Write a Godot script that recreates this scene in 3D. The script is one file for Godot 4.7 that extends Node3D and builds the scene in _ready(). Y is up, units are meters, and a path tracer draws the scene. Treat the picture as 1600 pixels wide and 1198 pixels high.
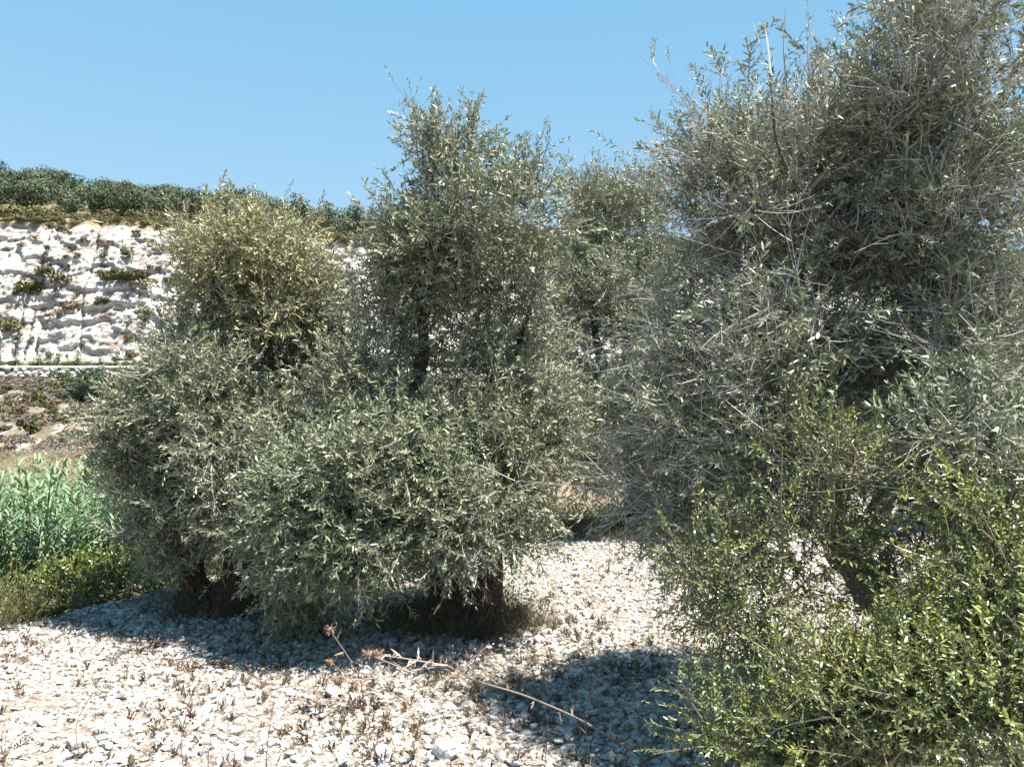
extends Node3D

# ------------------------------------------------------------------ mesh collecting
class MB:
	var v := PackedVector3Array()
	var c := PackedColorArray()
	var i := PackedInt32Array()
	func add(p: Vector3, col: Color) -> int:
		v.append(p)
		c.append(col)
		return v.size() - 1
	func tri(a: int, b: int, d: int) -> void:
		i.append(a)
		i.append(b)
		i.append(d)
	func quad(a: int, b: int, d: int, e: int) -> void:
		tri(a, b, d)
		tri(a, d, e)
	func smooth() -> PackedVector3Array:
		var n := PackedVector3Array()
		n.resize(v.size())
		for k in range(0, i.size(), 3):
			var a := i[k]
			var b := i[k + 1]
			var d := i[k + 2]
			var f := (v[d] - v[a]).cross(v[b] - v[a])
			n[a] += f
			n[b] += f
			n[d] += f
		for k in n.size():
			n[k] = n[k].normalized()
		return n
	func mesh(is_smooth := false) -> ArrayMesh:
		var a := []
		a.resize(Mesh.ARRAY_MAX)
		a[Mesh.ARRAY_VERTEX] = v
		a[Mesh.ARRAY_COLOR] = c
		a[Mesh.ARRAY_INDEX] = i
		if is_smooth:
			a[Mesh.ARRAY_NORMAL] = smooth()
		var m := ArrayMesh.new()
		m.add_surface_from_arrays(Mesh.PRIMITIVE_TRIANGLES, a)
		return m

var R := RandomNumberGenerator.new()
var M := {}
var used := {}
var EYE := Vector3(0, 1.6, 0)
var rock_noise := FastNoiseLite.new()
var fine_noise := FastNoiseLite.new()
var cell_noise := FastNoiseLite.new()
var soft_noise := FastNoiseLite.new()

func numbered(n: String) -> String:
	if not used.has(n):
		used[n] = 0
		return n
	used[n] += 1
	return "%s_%03d" % [n, used[n]]

func tag(o: Node, label := "", category := "", group := "", kind := "") -> void:
	if label: o.set_meta("label", label)
	if category: o.set_meta("category", category)
	if group: o.set_meta("group", group)
	if kind: o.set_meta("kind", kind)

func thing(called: String, label: String, category: String, at := Vector3.ZERO, group := "") -> Node3D:
	var o := Node3D.new()
	o.name = numbered(called)
	o.position = at
	add_child(o)
	tag(o, label, category, group)
	return o

func part(called: String, mesh: Mesh, mat: Material, parent: Node, kind := "") -> MeshInstance3D:
	var o := MeshInstance3D.new()
	o.name = numbered(called) if parent == self else called
	o.mesh = mesh
	o.material_override = mat
	parent.add_child(o, true)
	if kind: o.set_meta("kind", kind)
	return o

func copies(called: String, mesh: Mesh, mat: Material, xf: Array, cols: Array, parent: Node) -> MultiMeshInstance3D:
	var mm := MultiMesh.new()
	mm.transform_format = MultiMesh.TRANSFORM_3D
	mm.use_colors = cols.size() > 0
	mm.mesh = mesh
	mm.instance_count = xf.size()
	for k in xf.size():
		mm.set_instance_transform(k, xf[k])
		if cols.size() > 0:
			mm.set_instance_color(k, cols[k])
	var o := MultiMeshInstance3D.new()
	o.name = numbered(called) if parent == self else called
	o.multimesh = mm
	o.material_override = mat
	parent.add_child(o, true)
	o.set_meta("kind", "stuff")
	return o

func rv() -> Vector3:
	while true:
		var p := Vector3(R.randf_range(-1, 1), R.randf_range(-1, 1), R.randf_range(-1, 1))
		var l := p.length_squared()
		if l <= 1.0 and l > 0.01:
			return p
	return Vector3.UP

func aim(d: Vector3, roll: float, s: float) -> Basis:
	d = d.normalized()
	var side := d.cross(Vector3.UP if absf(d.y) < 0.95 else Vector3.RIGHT).normalized()
	var b := Basis(side, d, side.cross(d))
	return b * Basis(Vector3.UP, roll) * Basis.from_scale(Vector3(s, s, s))

func vary(c: Color, amount: float) -> Color:
	var k := 1.0 + R.randf_range(-amount, amount)
	return Color(c.r * k * (1 + R.randf_range(-amount, amount) * 0.25), c.g * k, c.b * k * (1 + R.randf_range(-amount, amount) * 0.25))

func tube(mb: MB, pts: PackedVector3Array, rad: PackedFloat32Array, sides: int, col: Color, rough := 0.0) -> void:
	var n := pts.size()
	var prev := Vector3.ZERO
	var first := mb.v.size()
	for k in n:
		var t := (pts[mini(k + 1, n - 1)] - pts[maxi(k - 1, 0)]).normalized()
		if prev == Vector3.ZERO:
			prev = t.cross(Vector3.RIGHT if absf(t.x) < 0.8 else Vector3.UP)
		var u := (prev - t * prev.dot(t)).normalized()
		prev = u
		var w := t.cross(u)
		for s in sides:
			var a := TAU * s / sides
			var dir := u * cos(a) + w * sin(a)
			var r := rad[k]
			if rough > 0.0:
				r *= 1.0 + rough * fine_noise.get_noise_3dv((pts[k] + dir * rad[k]) * 22.0) + rough * rock_noise.get_noise_3dv((pts[k] + dir * rad[k]) * 60.0) + rough * 0.45 * sin(a * 3.0 + pts[k].y * 4.0) + rough * 0.2 * sin(a * 7.0 - pts[k].y * 6.0)
			mb.add(pts[k] + dir * r, col)
	for k in n - 1:
		for s in sides:
			var a := first + k * sides + s
			var b := first + k * sides + (s + 1) % sides
			mb.quad(a, a + sides, b + sides, b)
	var tip := mb.add(pts[n - 1] + (pts[n - 1] - pts[n - 2]).normalized() * rad[n - 1], col)
	for s in sides:
		mb.tri(first + (n - 1) * sides + s, tip, first + (n - 1) * sides + (s + 1) % sides)

# a smooth path through given points, sampled with a little gnarl
func path(given: Array, step: float, gnarl: float) -> PackedVector3Array:
	var c := Curve3D.new()
	for k in given.size():
		var t: Vector3 = (given[mini(k + 1, given.size() - 1)] - given[maxi(k - 1, 0)]) / 6.0
		c.add_point(given[k], -t, t)
	var out := PackedVector3Array()
	var l := c.get_baked_length()
	var n := maxi(2, int(l / step))
	for k in n + 1:
		var p := c.sample_baked(l * k / n, true)
		if gnarl > 0.0 and k > 0:
			p += Vector3(rock_noise.get_noise_3dv(p * 14.0), 0.4 * rock_noise.get_noise_3dv(p * 14.0 + Vector3(40, 0, 0)), rock_noise.get_noise_3dv(p * 14.0 + Vector3(0, 70, 0))) * gnarl
		out.append(p)
	return out

func taper(n: int, a: float, b: float, power := 1.0) -> PackedFloat32Array:
	var r := PackedFloat32Array()
	for k in n:
		r.append(lerpf(a, b, pow(float(k) / maxi(n - 1, 1), power)))
	return r

# ------------------------------------------------------------------ leaves
# one blade with an upper and an under face, a little curved
func leaf(mb: MB, base: Vector3, dir: Vector3, face: Vector3, length: float, width: float, top: Color, under: Color, bend: float) -> void:
	var side := dir.cross(face).normalized()
	var n := side.cross(dir).normalized()
	if n.dot(face) < 0:
		n = -n
	for layer in 2:
		var col := top if layer == 0 else under
		var off := n * (0.0006 if layer == 0 else -0.0006)
		var b := mb.add(base + off, col)
		var p1 := base + dir * length * 0.3 - n * bend * length * 0.05 + off
		var p2 := base + dir * length * 0.72 - n * bend * length * 0.28 + off
		var l1 := mb.add(p1 - side * width * 0.5, col)
		var r1 := mb.add(p1 + side * width * 0.5, col)
		var l2 := mb.add(p2 - side * width * 0.42, col)
		var r2 := mb.add(p2 + side * width * 0.42, col)
		var t := mb.add(base + dir * length - n * bend * length * 0.5 + off, col)
		mb.tri(b, l1, r1)
		mb.quad(l1, l2, r2, r1)
		mb.tri(l2, t, r2)

# a leafy twig along +Y
func sprig(length: float, pairs: int, ll: float, lw: float, top: Color, under: Color, wood: Color, tip_tint: Color, whorl := 2) -> ArrayMesh:
	var mb := MB.new()
	var bend := Vector3(R.randf_range(-1, 1), 0, R.randf_range(-1, 1)) * length * 0.22
	var pts := PackedVector3Array()
	for k in 5:
		var t := k / 4.0
		pts.append(Vector3(0, t * length, 0) + bend * t * t)
	tube(mb, pts, taper(5, 0.0022, 0.0009), 3, wood)
	for k in pairs:
		var t := 0.12 + 0.88 * (k + R.randf_range(-0.2, 0.2)) / maxf(pairs - 1, 1)
		t = clampf(t, 0, 1)
		var p := Vector3(0, t * length, 0) + bend * t * t
		var axis := (Vector3(0, length, 0) + bend * 2 * t).normalized()
		var turn := k * PI / 2.0 + R.randf_range(-0.5, 0.5)
		for s in whorl:
			if R.randf() < 0.1:
				continue
			var a := turn + s * TAU / whorl + R.randf_range(-0.25, 0.25)
			var out := Vector3(cos(a), 0, sin(a))
			out = (out - axis * out.dot(axis)).normalized()
			var lean := R.randf_range(0.5, 1.35) * lerpf(1.0, 0.6, t)
			var d := (axis * cos(lean) + out * sin(lean)).normalized()
			var tw := d.cross(axis).normalized() * R.randf_range(-0.7, 0.7)
			var l := ll * R.randf_range(0.7, 1.15) * (0.75 if t > 0.9 else 1.0)
			var f := (axis - d * axis.dot(d)).normalized() + tw
			var mix := Color(1, 1, 1).lerp(tip_tint, t * t)
			leaf(mb, p, d, f, l, lw * R.randf_range(0.8, 1.15), vary(top, 0.3) * mix, vary(under, 0.2) * mix, R.randf_range(-0.2, 1.0))
	leaf(mb, pts[4], (pts[4] - pts[3]).normalized(), Vector3(1, 0.3, 0.2), ll * 0.7, lw * 0.8, vary(top, 0.2) * tip_tint, vary(under, 0.2) * tip_tint, 0.2)
	return mb.mesh()

# far foliage: leaf-clump sized faces spread through lobes
func clump_mesh(lobes: Array, count: int, size: float, col: Color, spread := 0.35) -> ArrayMesh:
	var mb := MB.new()
	var total := 0.0
	for l in lobes:
		total += l[1].x * l[1].x
	for k in count:
		var pick := R.randf() * total
		var lobe = lobes[0]
		for l in lobes:
			pick -= l[1].x * l[1].x
			if pick <= 0:
				lobe = l
				break
		var d := rv().normalized()
		var r := pow(R.randf(), 0.3)
		var rad: Vector3 = lobe[1]
		var p: Vector3 = lobe[0] + d * rad * r
		var n := (d + rv() * 0.9).normalized()
		var u := n.cross(rv()).normalized()
		var w := n.cross(u)
		var s := size * R.randf_range(0.6, 1.3)
		var c := vary(col, spread)
		var a0 := mb.add(p - u * s * 0.5, c)
		var a1 := mb.add(p + w * s * 0.28 + n * s * 0.06, c)
		var a2 := mb.add(p + u * s * 0.5, c)
		var a3 := mb.add(p - w * s * 0.28 + n * s * 0.06, c)
		mb.quad(a0, a1, a2, a3)
	return mb.mesh()

func stone_mesh(flat: float, lump: float, facets := 9) -> ArrayMesh:
	var mb := MB.new()
	# an icosahedron, each face split in four
	var g := (1.0 + sqrt(5.0)) / 2.0
	var base := [Vector3(-1, g, 0), Vector3(1, g, 0), Vector3(-1, -g, 0), Vector3(1, -g, 0), Vector3(0, -1, g), Vector3(0, 1, g), Vector3(0, -1, -g), Vector3(0, 1, -g), Vector3(g, 0, -1), Vector3(g, 0, 1), Vector3(-g, 0, -1), Vector3(-g, 0, 1)]
	var faces := [0, 11, 5, 0, 5, 1, 0, 1, 7, 0, 7, 10, 0, 10, 11, 1, 5, 9, 5, 11, 4, 11, 10, 2, 10, 7, 6, 7, 1, 8, 3, 9, 4, 3, 4, 2, 3, 2, 6, 3, 6, 8, 3, 8, 9, 4, 9, 5, 2, 4, 11, 6, 2, 10, 8, 6, 7, 9, 8, 1]
	var seen := {}
	var o := rv() * 50.0
	var cuts := []
	for k in facets:
		cuts.append([rv().normalized(), R.randf_range(0.45, 0.85)])
	var put := func(p: Vector3) -> int:
		p = p.normalized()
		var key := Vector3i(p * 1000.0)
		if not seen.has(key):
			var q := p * (1.0 + lump * rock_noise.get_noise_3dv(p * 22.0 + o))
			for c in cuts:
				var over: float = q.dot(c[0]) - c[1]
				if over > 0:
					q -= c[0] * over * 0.85
			q *= Vector3(1.0, flat, 0.8)
			seen[key] = mb.add(q * 0.5, Color(1, 1, 1))
		return seen[key]
	for k in range(0, faces.size(), 3):
		var a: Vector3 = base[faces[k]].normalized()
		var b: Vector3 = base[faces[k + 1]].normalized()
		var c: Vector3 = base[faces[k + 2]].normalized()
		var ab := a + b
		var bc := b + c
		var ca := c + a
		for t in [[a, ab, ca], [ab, b, bc], [ca, bc, c], [ab, bc, ca]]:
			mb.tri(put.call(t[0]), put.call(t[2]), put.call(t[1]))
	return mb.mesh()

# ------------------------------------------------------------------ terrain
func beyond(x: float, z: float) -> float:      # metres past the edge of the gravel
	return (x + 3.7) * -0.63 + (z + 5.5) * -0.7766 + 0.35 * sin(x * 1.3) + 0.2 * sin(x * 3.1 + 1.0)

func height(x: float, z: float) -> float:
	var s := beyond(x, z)
	var h := -3.4 * smoothstep(0.1, 6.0, s)
	h = lerpf(h, -3.0, smoothstep(20.0, 44.0, -z))
	h += 0.05 * soft_noise.get_noise_2d(x * 14.0, z * 14.0) + 0.35 * soft_noise.get_noise_2d(x * 2.0, z * 2.0) * smoothstep(6.0, 30.0, Vector2(x, z).length())
	return h

func slope_height(x: float, z: float) -> float:   # the scrub slope under the road
	var t := clampf((-z - 44.0) / 40.6, 0, 1)
	return lerpf(-3.0, 3.7, pow(t, 1.15)) + sin(t * PI) * (1.3 * soft_noise.get_noise_2d(x * 2.4, z * 2.4) + 0.5 * rock_noise.get_noise_2d(x * 5.0, z * 5.0)) + 0.35 * soft_noise.get_noise_2d(x * 2.0, z * 2.0) * (1.0 - t)

func ramp(x: float, keys: Array) -> float:
	for k in keys.size() - 1:
		if x <= keys[k + 1][0]:
			var t := clampf((x - keys[k][0]) / (keys[k + 1][0] - keys[k][0]), 0, 1)
			return lerpf(keys[k][1], keys[k + 1][1], t)
	return keys[-1][1]

func cliff_top(x: float) -> float:
	return ramp(x, [[-160, 28.5], [-48, 27.0], [-26, 24.8], [5, 21.5], [60, 16.0], [140, 12.0]]) + 0.9 * soft_noise.get_noise_2d(x * 6.0, 3.0)

func ridge(x: float) -> float:
	return ramp(x, [[-220, 56], [-123, 53.5], [-80, 47.0], [-34, 38.5], [92, 34.0], [220, 26.0]])

func hill_height(x: float, z: float) -> float:
	var t := (-z - 112.0) / 76.0
	if t <= 1.0:
		return lerpf(cliff_top(x), ridge(x), pow(clampf(t, 0, 1), 0.92)) + 0.8 * soft_noise.get_noise_2d(x * 3.0, z * 3.0) * smoothstep(0.0, 0.2, t)
	return ridge(x) - (t - 1.0) * (t - 1.0) * 22.0

func grid(xs: Array, zs: Array, h: Callable, col: Callable) -> ArrayMesh:
	var mb := MB.new()
	for z in zs:
		for x in xs:
			mb.add(Vector3(x, h.call(x, z), z), col.call(x, z))
	var w := xs.size()
	for j in zs.size() - 1:
		for k in w - 1:
			var a := j * w + k
			mb.quad(a, a + w, a + w + 1, a + 1)
	return mb.mesh(true)

func spaced(a: float, b: float, step: float) -> Array:
	var out := []
	var n := int(ceil(absf(b - a) / step))
	for k in n + 1:
		out.append(lerpf(a, b, float(k) / n))
	return out

# ------------------------------------------------------------------ materials
func noise_tex(freq: float, seed_: int, colors: Array, size := 512, octaves := 5, kind := FastNoiseLite.TYPE_SIMPLEX_SMOOTH) -> NoiseTexture2D:
	var n := FastNoiseLite.new()
	n.seed = seed_
	n.noise_type = kind
	n.frequency = freq
	n.fractal_octaves = octaves
	var t := NoiseTexture2D.new()
	t.width = size
	t.height = size
	t.seamless = true
	t.noise = n
	if colors.size() > 0:
		var g := Gradient.new()
		g.offsets = PackedFloat32Array(colors.map(func(c): return c[0]))
		g.colors = PackedColorArray(colors.map(func(c): return c[1].linear_to_srgb()))
		t.color_ramp = g
	return t

func leaf_mat(rough: float, through: float, spec := 0.5) -> StandardMaterial3D:
	var m := StandardMaterial3D.new()
	m.vertex_color_use_as_albedo = true
	m.roughness = rough
	m.metallic_specular = spec
	m.cull_mode = BaseMaterial3D.CULL_DISABLED
	if through > 0:
		m.backlight_enabled = true
		m.backlight = Color(through * 0.95, through, through * 0.75)
	return m

func rough_mat(tex: Texture2D, bump: Texture2D, depth: float, scale_: float, rough := 0.95) -> StandardMaterial3D:
	var m := StandardMaterial3D.new()
	m.vertex_color_use_as_albedo = true
	m.roughness = rough
	m.metallic_specular = 0.25
	m.uv1_triplanar = true
	m.uv1_world_triplanar = true
	m.uv1_scale = Vector3.ONE * scale_
	if tex: m.albedo_texture = tex
	if bump:
		m.heightmap_enabled = true
		m.heightmap_texture = bump
		m.heightmap_scale = depth
	return m

func make_materials() -> void:
	var grey := [[0.0, Color(0.55, 0.55, 0.55)], [0.5, Color(0.85, 0.85, 0.85)], [1.0, Color(1, 1, 1)]]
	var height_tex := noise_tex(0.02, 11, [], 512, 6)
	var var_tex := noise_tex(0.012, 12, grey, 512, 6)
	M.olive = leaf_mat(0.5, 0.5, 0.45)
	M.shrub = leaf_mat(0.38, 0.4, 0.6)
	M.far_leaf = leaf_mat(0.8, 0.2, 0.2)
	M.reed = leaf_mat(0.5, 0.4)
	M.dry = leaf_mat(0.8, 0.25, 0.3)
	M.wood = rough_mat(noise_tex(0.03, 15, [[0.0, Color(0.5, 0.5, 0.5)], [0.6, Color(0.9, 0.88, 0.85)], [1.0, Color(1, 1, 1)]]), null, 0.0, 4.0)
	M.bark = rough_mat(noise_tex(0.02, 16, [[0.0, Color(0.15, 0.13, 0.12)], [0.42, Color(0.5, 0.46, 0.42)], [0.6, Color(0.95, 0.93, 0.9)], [1.0, Color(1, 1, 1)]]), height_tex, 2.2, 3.0)
	M.bark.uv1_scale = Vector3(8, 2.6, 8)
	M.stone = rough_mat(noise_tex(0.02, 17, [[0.0, Color(0.6, 0.55, 0.5)], [0.35, Color(0.9, 0.89, 0.87)], [1.0, Color(1, 1, 1)]]), height_tex, 0.25, 5.0, 0.9)
	M.soil = rough_mat(noise_tex(0.03, 18, [[0.0, Color(0.35, 0.3, 0.27)], [0.5, Color(0.8, 0.76, 0.72)], [0.65, Color(1, 1, 1)], [1.0, Color(1, 1, 1)]]), height_tex, 2.5, 1.3)
	M.rock = rough_mat(noise_tex(0.015, 19, [[0.0, Color(0.5, 0.46, 0.42)], [0.4, Color(0.88, 0.86, 0.84)], [1.0, Color(1, 1, 1)]]), height_tex, 18.0, 0.12)
	M.pebble = []
	for k in 5:
		var pm: StandardMaterial3D = M.stone.duplicate()
		pm.albedo_color = Color(0.5 - k * 0.045, 0.488 - k * 0.045, 0.47 - k * 0.045).linear_to_srgb()
		M.pebble.append(pm)
	M.rock_stone = [M.pebble[0], M.pebble[2], M.pebble[4]]
	M.hill = rough_mat(var_tex, height_tex, 12.0, 0.2)
	M.road = rough_mat(var_tex, null, 0.0, 0.4)

# ------------------------------------------------------------------ woody plants
# limbs: [name, points, r0, r1]; lobes: [centre, radii, clusters, sprigs per cluster, spread, lift, tint]
func woody(called: String, label: String, category: String, base: Vector3, limbs: Array, lobes: Array, shoots: Array, kinds: Array, mat: Material, bark: Color, twig: Color, singles: int, bare := 0, gap := 0.0) -> Node3D:
	var root := thing(called, label, category, base)
	var nodes := PackedVector3Array()
	for l in limbs:
		var pts := path(l[1], 0.07, 0.05 if l[2] > 0.05 else 0.03)
		var local := PackedVector3Array()
		for p in pts:
			local.append(p - base)
			nodes.append(p)
		var mb := MB.new()
		var rad := taper(pts.size(), l[2], l[3], 0.8)
		if l[0] == "trunk":
			for k in mini(7, rad.size()):
				rad[k] *= 1.0 + 0.8 * pow(1.0 - k / 7.0, 2.0)
		tube(mb, local, rad, 16 if l[2] > 0.05 else 8, bark, 0.34 if l[2] > 0.08 else 0.18 if l[2] > 0.03 else 0.1)
		part(l[0], mb.mesh(true), M.bark, root)
	var woody_nodes := nodes.size()
	var twigs := MB.new()
	var xf := []
	var cols := []
	for lobe in lobes:
		var c: Vector3 = lobe[0]
		var shrink: float = lobe[4] * 0.6
		var rad: Vector3 = (lobe[1] - Vector3.ONE * shrink).max(Vector3.ONE * 0.08)
		var tips := []
		for k in int(lobe[2]):
			var q := Vector3.ZERO
			for attempt in 12:
				var d := rv().normalized()
				q = c + d * rad * pow(R.randf(), 0.42) * (1.0 + 0.7 * soft_noise.get_noise_3dv((c + d * 0.5) * 50.0))
				if soft_noise.get_noise_3dv(q * 60.0) > gap - 0.12 and q.y > 0.08:
					break
			tips.append(q)
		var near := func(a: Vector3, b: Vector3) -> bool: return a.distance_squared_to(c) < b.distance_squared_to(c)
		tips.sort_custom(near)
		for q in tips:
			var best := 0
			var bd := 1e9
			for k in nodes.size():
				var dd := nodes[k].distance_squared_to(q)
				if dd < bd:
					bd = dd
					best = k
			var from := nodes[best]
			var len_ := sqrt(bd)
			if len_ > 0.03:
				var mid := from.lerp(q, 0.5) + rv() * len_ * 0.16 + Vector3(0, len_ * 0.08, 0)
				var p := path([from - base, mid - base, q - base], 0.06, 0.012)
				tube(twigs, p, taper(p.size(), 0.0025 + 0.005 * minf(len_, 1.2), 0.002), 4, vary(twig, 0.25))
				for k in range(1, p.size()):
					nodes.append(p[k] + base)
			if R.randf() < 0.3:      # a longer shoot that leaves the clump
				var o: Vector3 = ((q - c) / rad).normalized()
				var sd: Vector3 = (o * 0.7 + Vector3(0, 0.35 + lobe[5], 0) + rv() * 0.7).normalized()
				var l: float = R.randf_range(0.15, 0.4) * (0.6 + lobe[4] * 2.4)
				var sp := path([q - base, q - base + sd * l * 0.5 + rv() * 0.02, q - base + sd * l + rv() * l * 0.2], 0.05, 0.01)
				tube(twigs, sp, taper(sp.size(), 0.003, 0.0012), 4, vary(twig, 0.25))
				for k in int(l * 20.0):
					xf.append(Transform3D(aim(sd + rv() * 0.9, R.randf() * TAU, R.randf_range(0.5, 0.95)), sp[int(pow(R.randf(), 0.8) * (sp.size() - 1))]))
					cols.append(vary(lobe[6], 0.14))
			for k in int(lobe[3]):
				var g: Vector3 = rv() * float(lobe[4])
				var at: Vector3 = q + g
				var o := ((at - c) / rad).normalized()
				var d: Vector3 = g.normalized() * 0.5 + o * 0.3 + Vector3(0, lobe[5], 0) + rv() * 1.0
				if at.y < 0.05:
					continue
				xf.append(Transform3D(aim(d, R.randf() * TAU, R.randf_range(0.6, 1.15)), at - base))
				cols.append(vary(lobe[6], 0.14))
	for s in shoots:       # long shoots that stand out of the crown: [points, sprigs, tint]
		var p := path(s[0], 0.05, 0.015)
		var local := PackedVector3Array()
		for q in p:
			local.append(q - base)
		tube(twigs, local, taper(p.size(), 0.006, 0.0015), 4, vary(twig, 0.2))
		for k in int(s[1]):
			var t := pow(R.randf(), 0.8)
			var q := local[int(t * (p.size() - 1))]
			var along := (local[-1] - local[0]).normalized()
			xf.append(Transform3D(aim(along * 0.6 + rv() * 0.75, R.randf() * TAU, R.randf_range(0.5, 0.95)), q))
			cols.append(vary(s[2], 0.14))
	for k in bare:         # leafless grey twigs, forked
		var from := nodes[R.randi_range(woody_nodes, nodes.size() - 1)]
		var out := (from - (base + Vector3(0, 1.9, 0))).normalized() * 0.8 + rv() * 0.9 + Vector3(0, 0.15, 0)
		var l := R.randf_range(0.1, 0.36)
		var mb: MB = twigs
		if k < bare / 12:
			mb = MB.new()
			l += R.randf_range(0.05, 0.35) if bare > 500 else 0.0
		var grey := vary(Color(0.48, 0.455, 0.43) if bare > 500 else Color(0.36, 0.335, 0.31), 0.25)
		var to := from + out.normalized() * l
		var mid := from.lerp(to, 0.5) + rv() * l * 0.13
		var p := path([from - base, mid - base, to - base + Vector3(0, -0.06 * l, 0)], 0.06, 0.012)
		tube(mb, p, taper(p.size(), 0.0013 + 0.0042 * l, 0.0009), 3, grey)
		for j in R.randi_range(3, 6):
			var a := p[R.randi_range(1, p.size() - 1)]
			var e := a + (out.normalized() * 0.9 + rv()).normalized() * R.randf_range(0.05, 0.1 + 0.3 * l)
			var pp := path([a, a.lerp(e, 0.5) + rv() * 0.012, e], 0.06, 0.006)
			tube(mb, pp, taper(pp.size(), 0.0017, 0.0009), 3, grey)
			if R.randf() < 0.3:
				xf.append(Transform3D(aim(e - a + rv() * 0.03, R.randf() * TAU, R.randf_range(0.3, 0.6)), e))
				cols.append(vary(Color(0.95, 0.95, 0.9), 0.14))
		if k < bare / 12:
			part("bare_twig", mb.mesh(), M.dry, root)
	part("twigs", twigs.mesh(), M.dry, root, "stuff")
	# the leafy twigs nearest to the viewer are parts of their own
	var order := range(xf.size())
	var dist := PackedFloat32Array()
	for t in xf:
		dist.append((t.origin + base).distance_to(EYE) + (0.0 if absf((t.origin.x + base.x) / (t.origin.z + base.z)) < 0.7 else 50.0))
	order.sort_custom(func(a, b): return dist[a] < dist[b])
	var lists := []
	var tints := []
	for k in kinds.size():
		lists.append([])
		tints.append([])
	for n in order.size():
		var k: int = order[n]
		var which := (k * 7 + n) % kinds.size()
		if n < singles:
			var o := part("leafy_twig", kinds[which], mat, root)
			o.transform = xf[k]
		else:
			lists[which].append(xf[k])
			tints[which].append(cols[k])
	for k in kinds.size():
		if lists[k].size() > 0:
			copies("foliage", kinds[k], mat, lists[k], tints[k], root)
	return root

func P(x: float, y: float, d: float) -> Vector3:
	return Vector3((x - 800.0) / 1200.0 * d, 1.6 - (y - 620.0) / 1200.0 * d, -d)

func _ready() -> void:
	R.seed = 4711
	# ---------------- camera, sky, sun
	var cam := Camera3D.new()
	cam.name = "camera"
	cam.fov = 53.06
	cam.position = EYE
	cam.rotation_degrees = Vector3(1.0, 0, 0)
	cam.near = 0.05
	cam.far = 900.0
	add_child(cam)
	cam.current = true
	var env := Environment.new()
	env.background_mode = Environment.BG_SKY
	var sky_mat := ProceduralSkyMaterial.new()
	sky_mat.sky_top_color = Color(0.365, 0.6, 0.755)
	sky_mat.sky_horizon_color = Color(0.68, 0.78, 0.845)
	sky_mat.sky_curve = 0.22
	sky_mat.ground_bottom_color = Color(0.35, 0.33, 0.3)
	sky_mat.ground_horizon_color = Color(0.6, 0.65, 0.68)
	sky_mat.sun_angle_max = 4.0
	var sky := Sky.new()
	sky.sky_material = sky_mat
	env.sky = sky
	env.background_energy_multiplier = 0.5
	env.tonemap_mode = Environment.TONE_MAPPER_LINEAR
	env.tonemap_exposure = 3.15
	env.sdfgi_enabled = true
	env.ssao_enabled = true
	env.ssil_enabled = true
	var we := WorldEnvironment.new()
	we.name = "environment"
	we.environment = env
	add_child(we)
	var sun := DirectionalLight3D.new()
	sun.name = "sun"
	sun.light_energy = 1.6
	sun.light_color = Color(1.0, 0.97, 0.925)
	sun.light_angular_distance = 0.5
	sun.shadow_enabled = true
	add_child(sun)
	sun.look_at_from_position(Vector3(0.3, 0.9, 0.12), Vector3.ZERO, Vector3.FORWARD)

	rock_noise.seed = 3
	rock_noise.frequency = 0.05
	rock_noise.fractal_octaves = 4
	fine_noise.seed = 5
	fine_noise.frequency = 0.3
	cell_noise.seed = 8
	cell_noise.frequency = 0.35
	cell_noise.noise_type = FastNoiseLite.TYPE_CELLULAR
	cell_noise.cellular_return_type = FastNoiseLite.RETURN_DISTANCE
	soft_noise.seed = 9
	soft_noise.frequency = 0.03
	soft_noise.fractal_octaves = 3
	make_materials()
	build_ground()
	build_slope_and_road()
	build_cliff()
	build_hill()
	build_trees()
	build_shrubs()
	build_reeds()
	build_gravel()
	build_thistle()
	build_weeds()

# ------------------------------------------------------------------ the setting
var ground: MeshInstance3D

func build_ground() -> void:
	var xs := []
	var x := 0.0
	var step := 0.22
	while x < 260.0:
		xs.append(x)
		if x > 0.0: xs.push_front(-x)
		if x > 9.0: step *= 1.13
		x += step
	var zs := []
	var z := 200.0
	while z > 3.0:
		zs.append(z)
		z = maxf(z * 0.8, 2.9)
	z = 2.5
	step = 0.22
	while z > -44.0:
		zs.append(z)
		if z < -17.0: step *= 1.08
		z -= step
	zs.append(-44.0)
	var col := func(px: float, pz: float) -> Color:
		var s := beyond(px, pz)
		var soil := Color(0.28, 0.25, 0.22)
		var brown := Color(0.13, 0.10, 0.06)
		var tan := Color(0.27, 0.225, 0.165)
		var c := soil.lerp(brown, smoothstep(-0.1, 0.5, s))
		c = c.lerp(tan, smoothstep(16.0, 34.0, -pz))
		return c * (1.0 + 0.35 * soft_noise.get_noise_2d(px * 12.0, pz * 12.0))
	ground = part("ground", grid(xs, zs, height, col), M.soil, self)
	tag(ground, "pale stony ground sloping away into the reedy valley", "ground", "", "structure")

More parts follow.
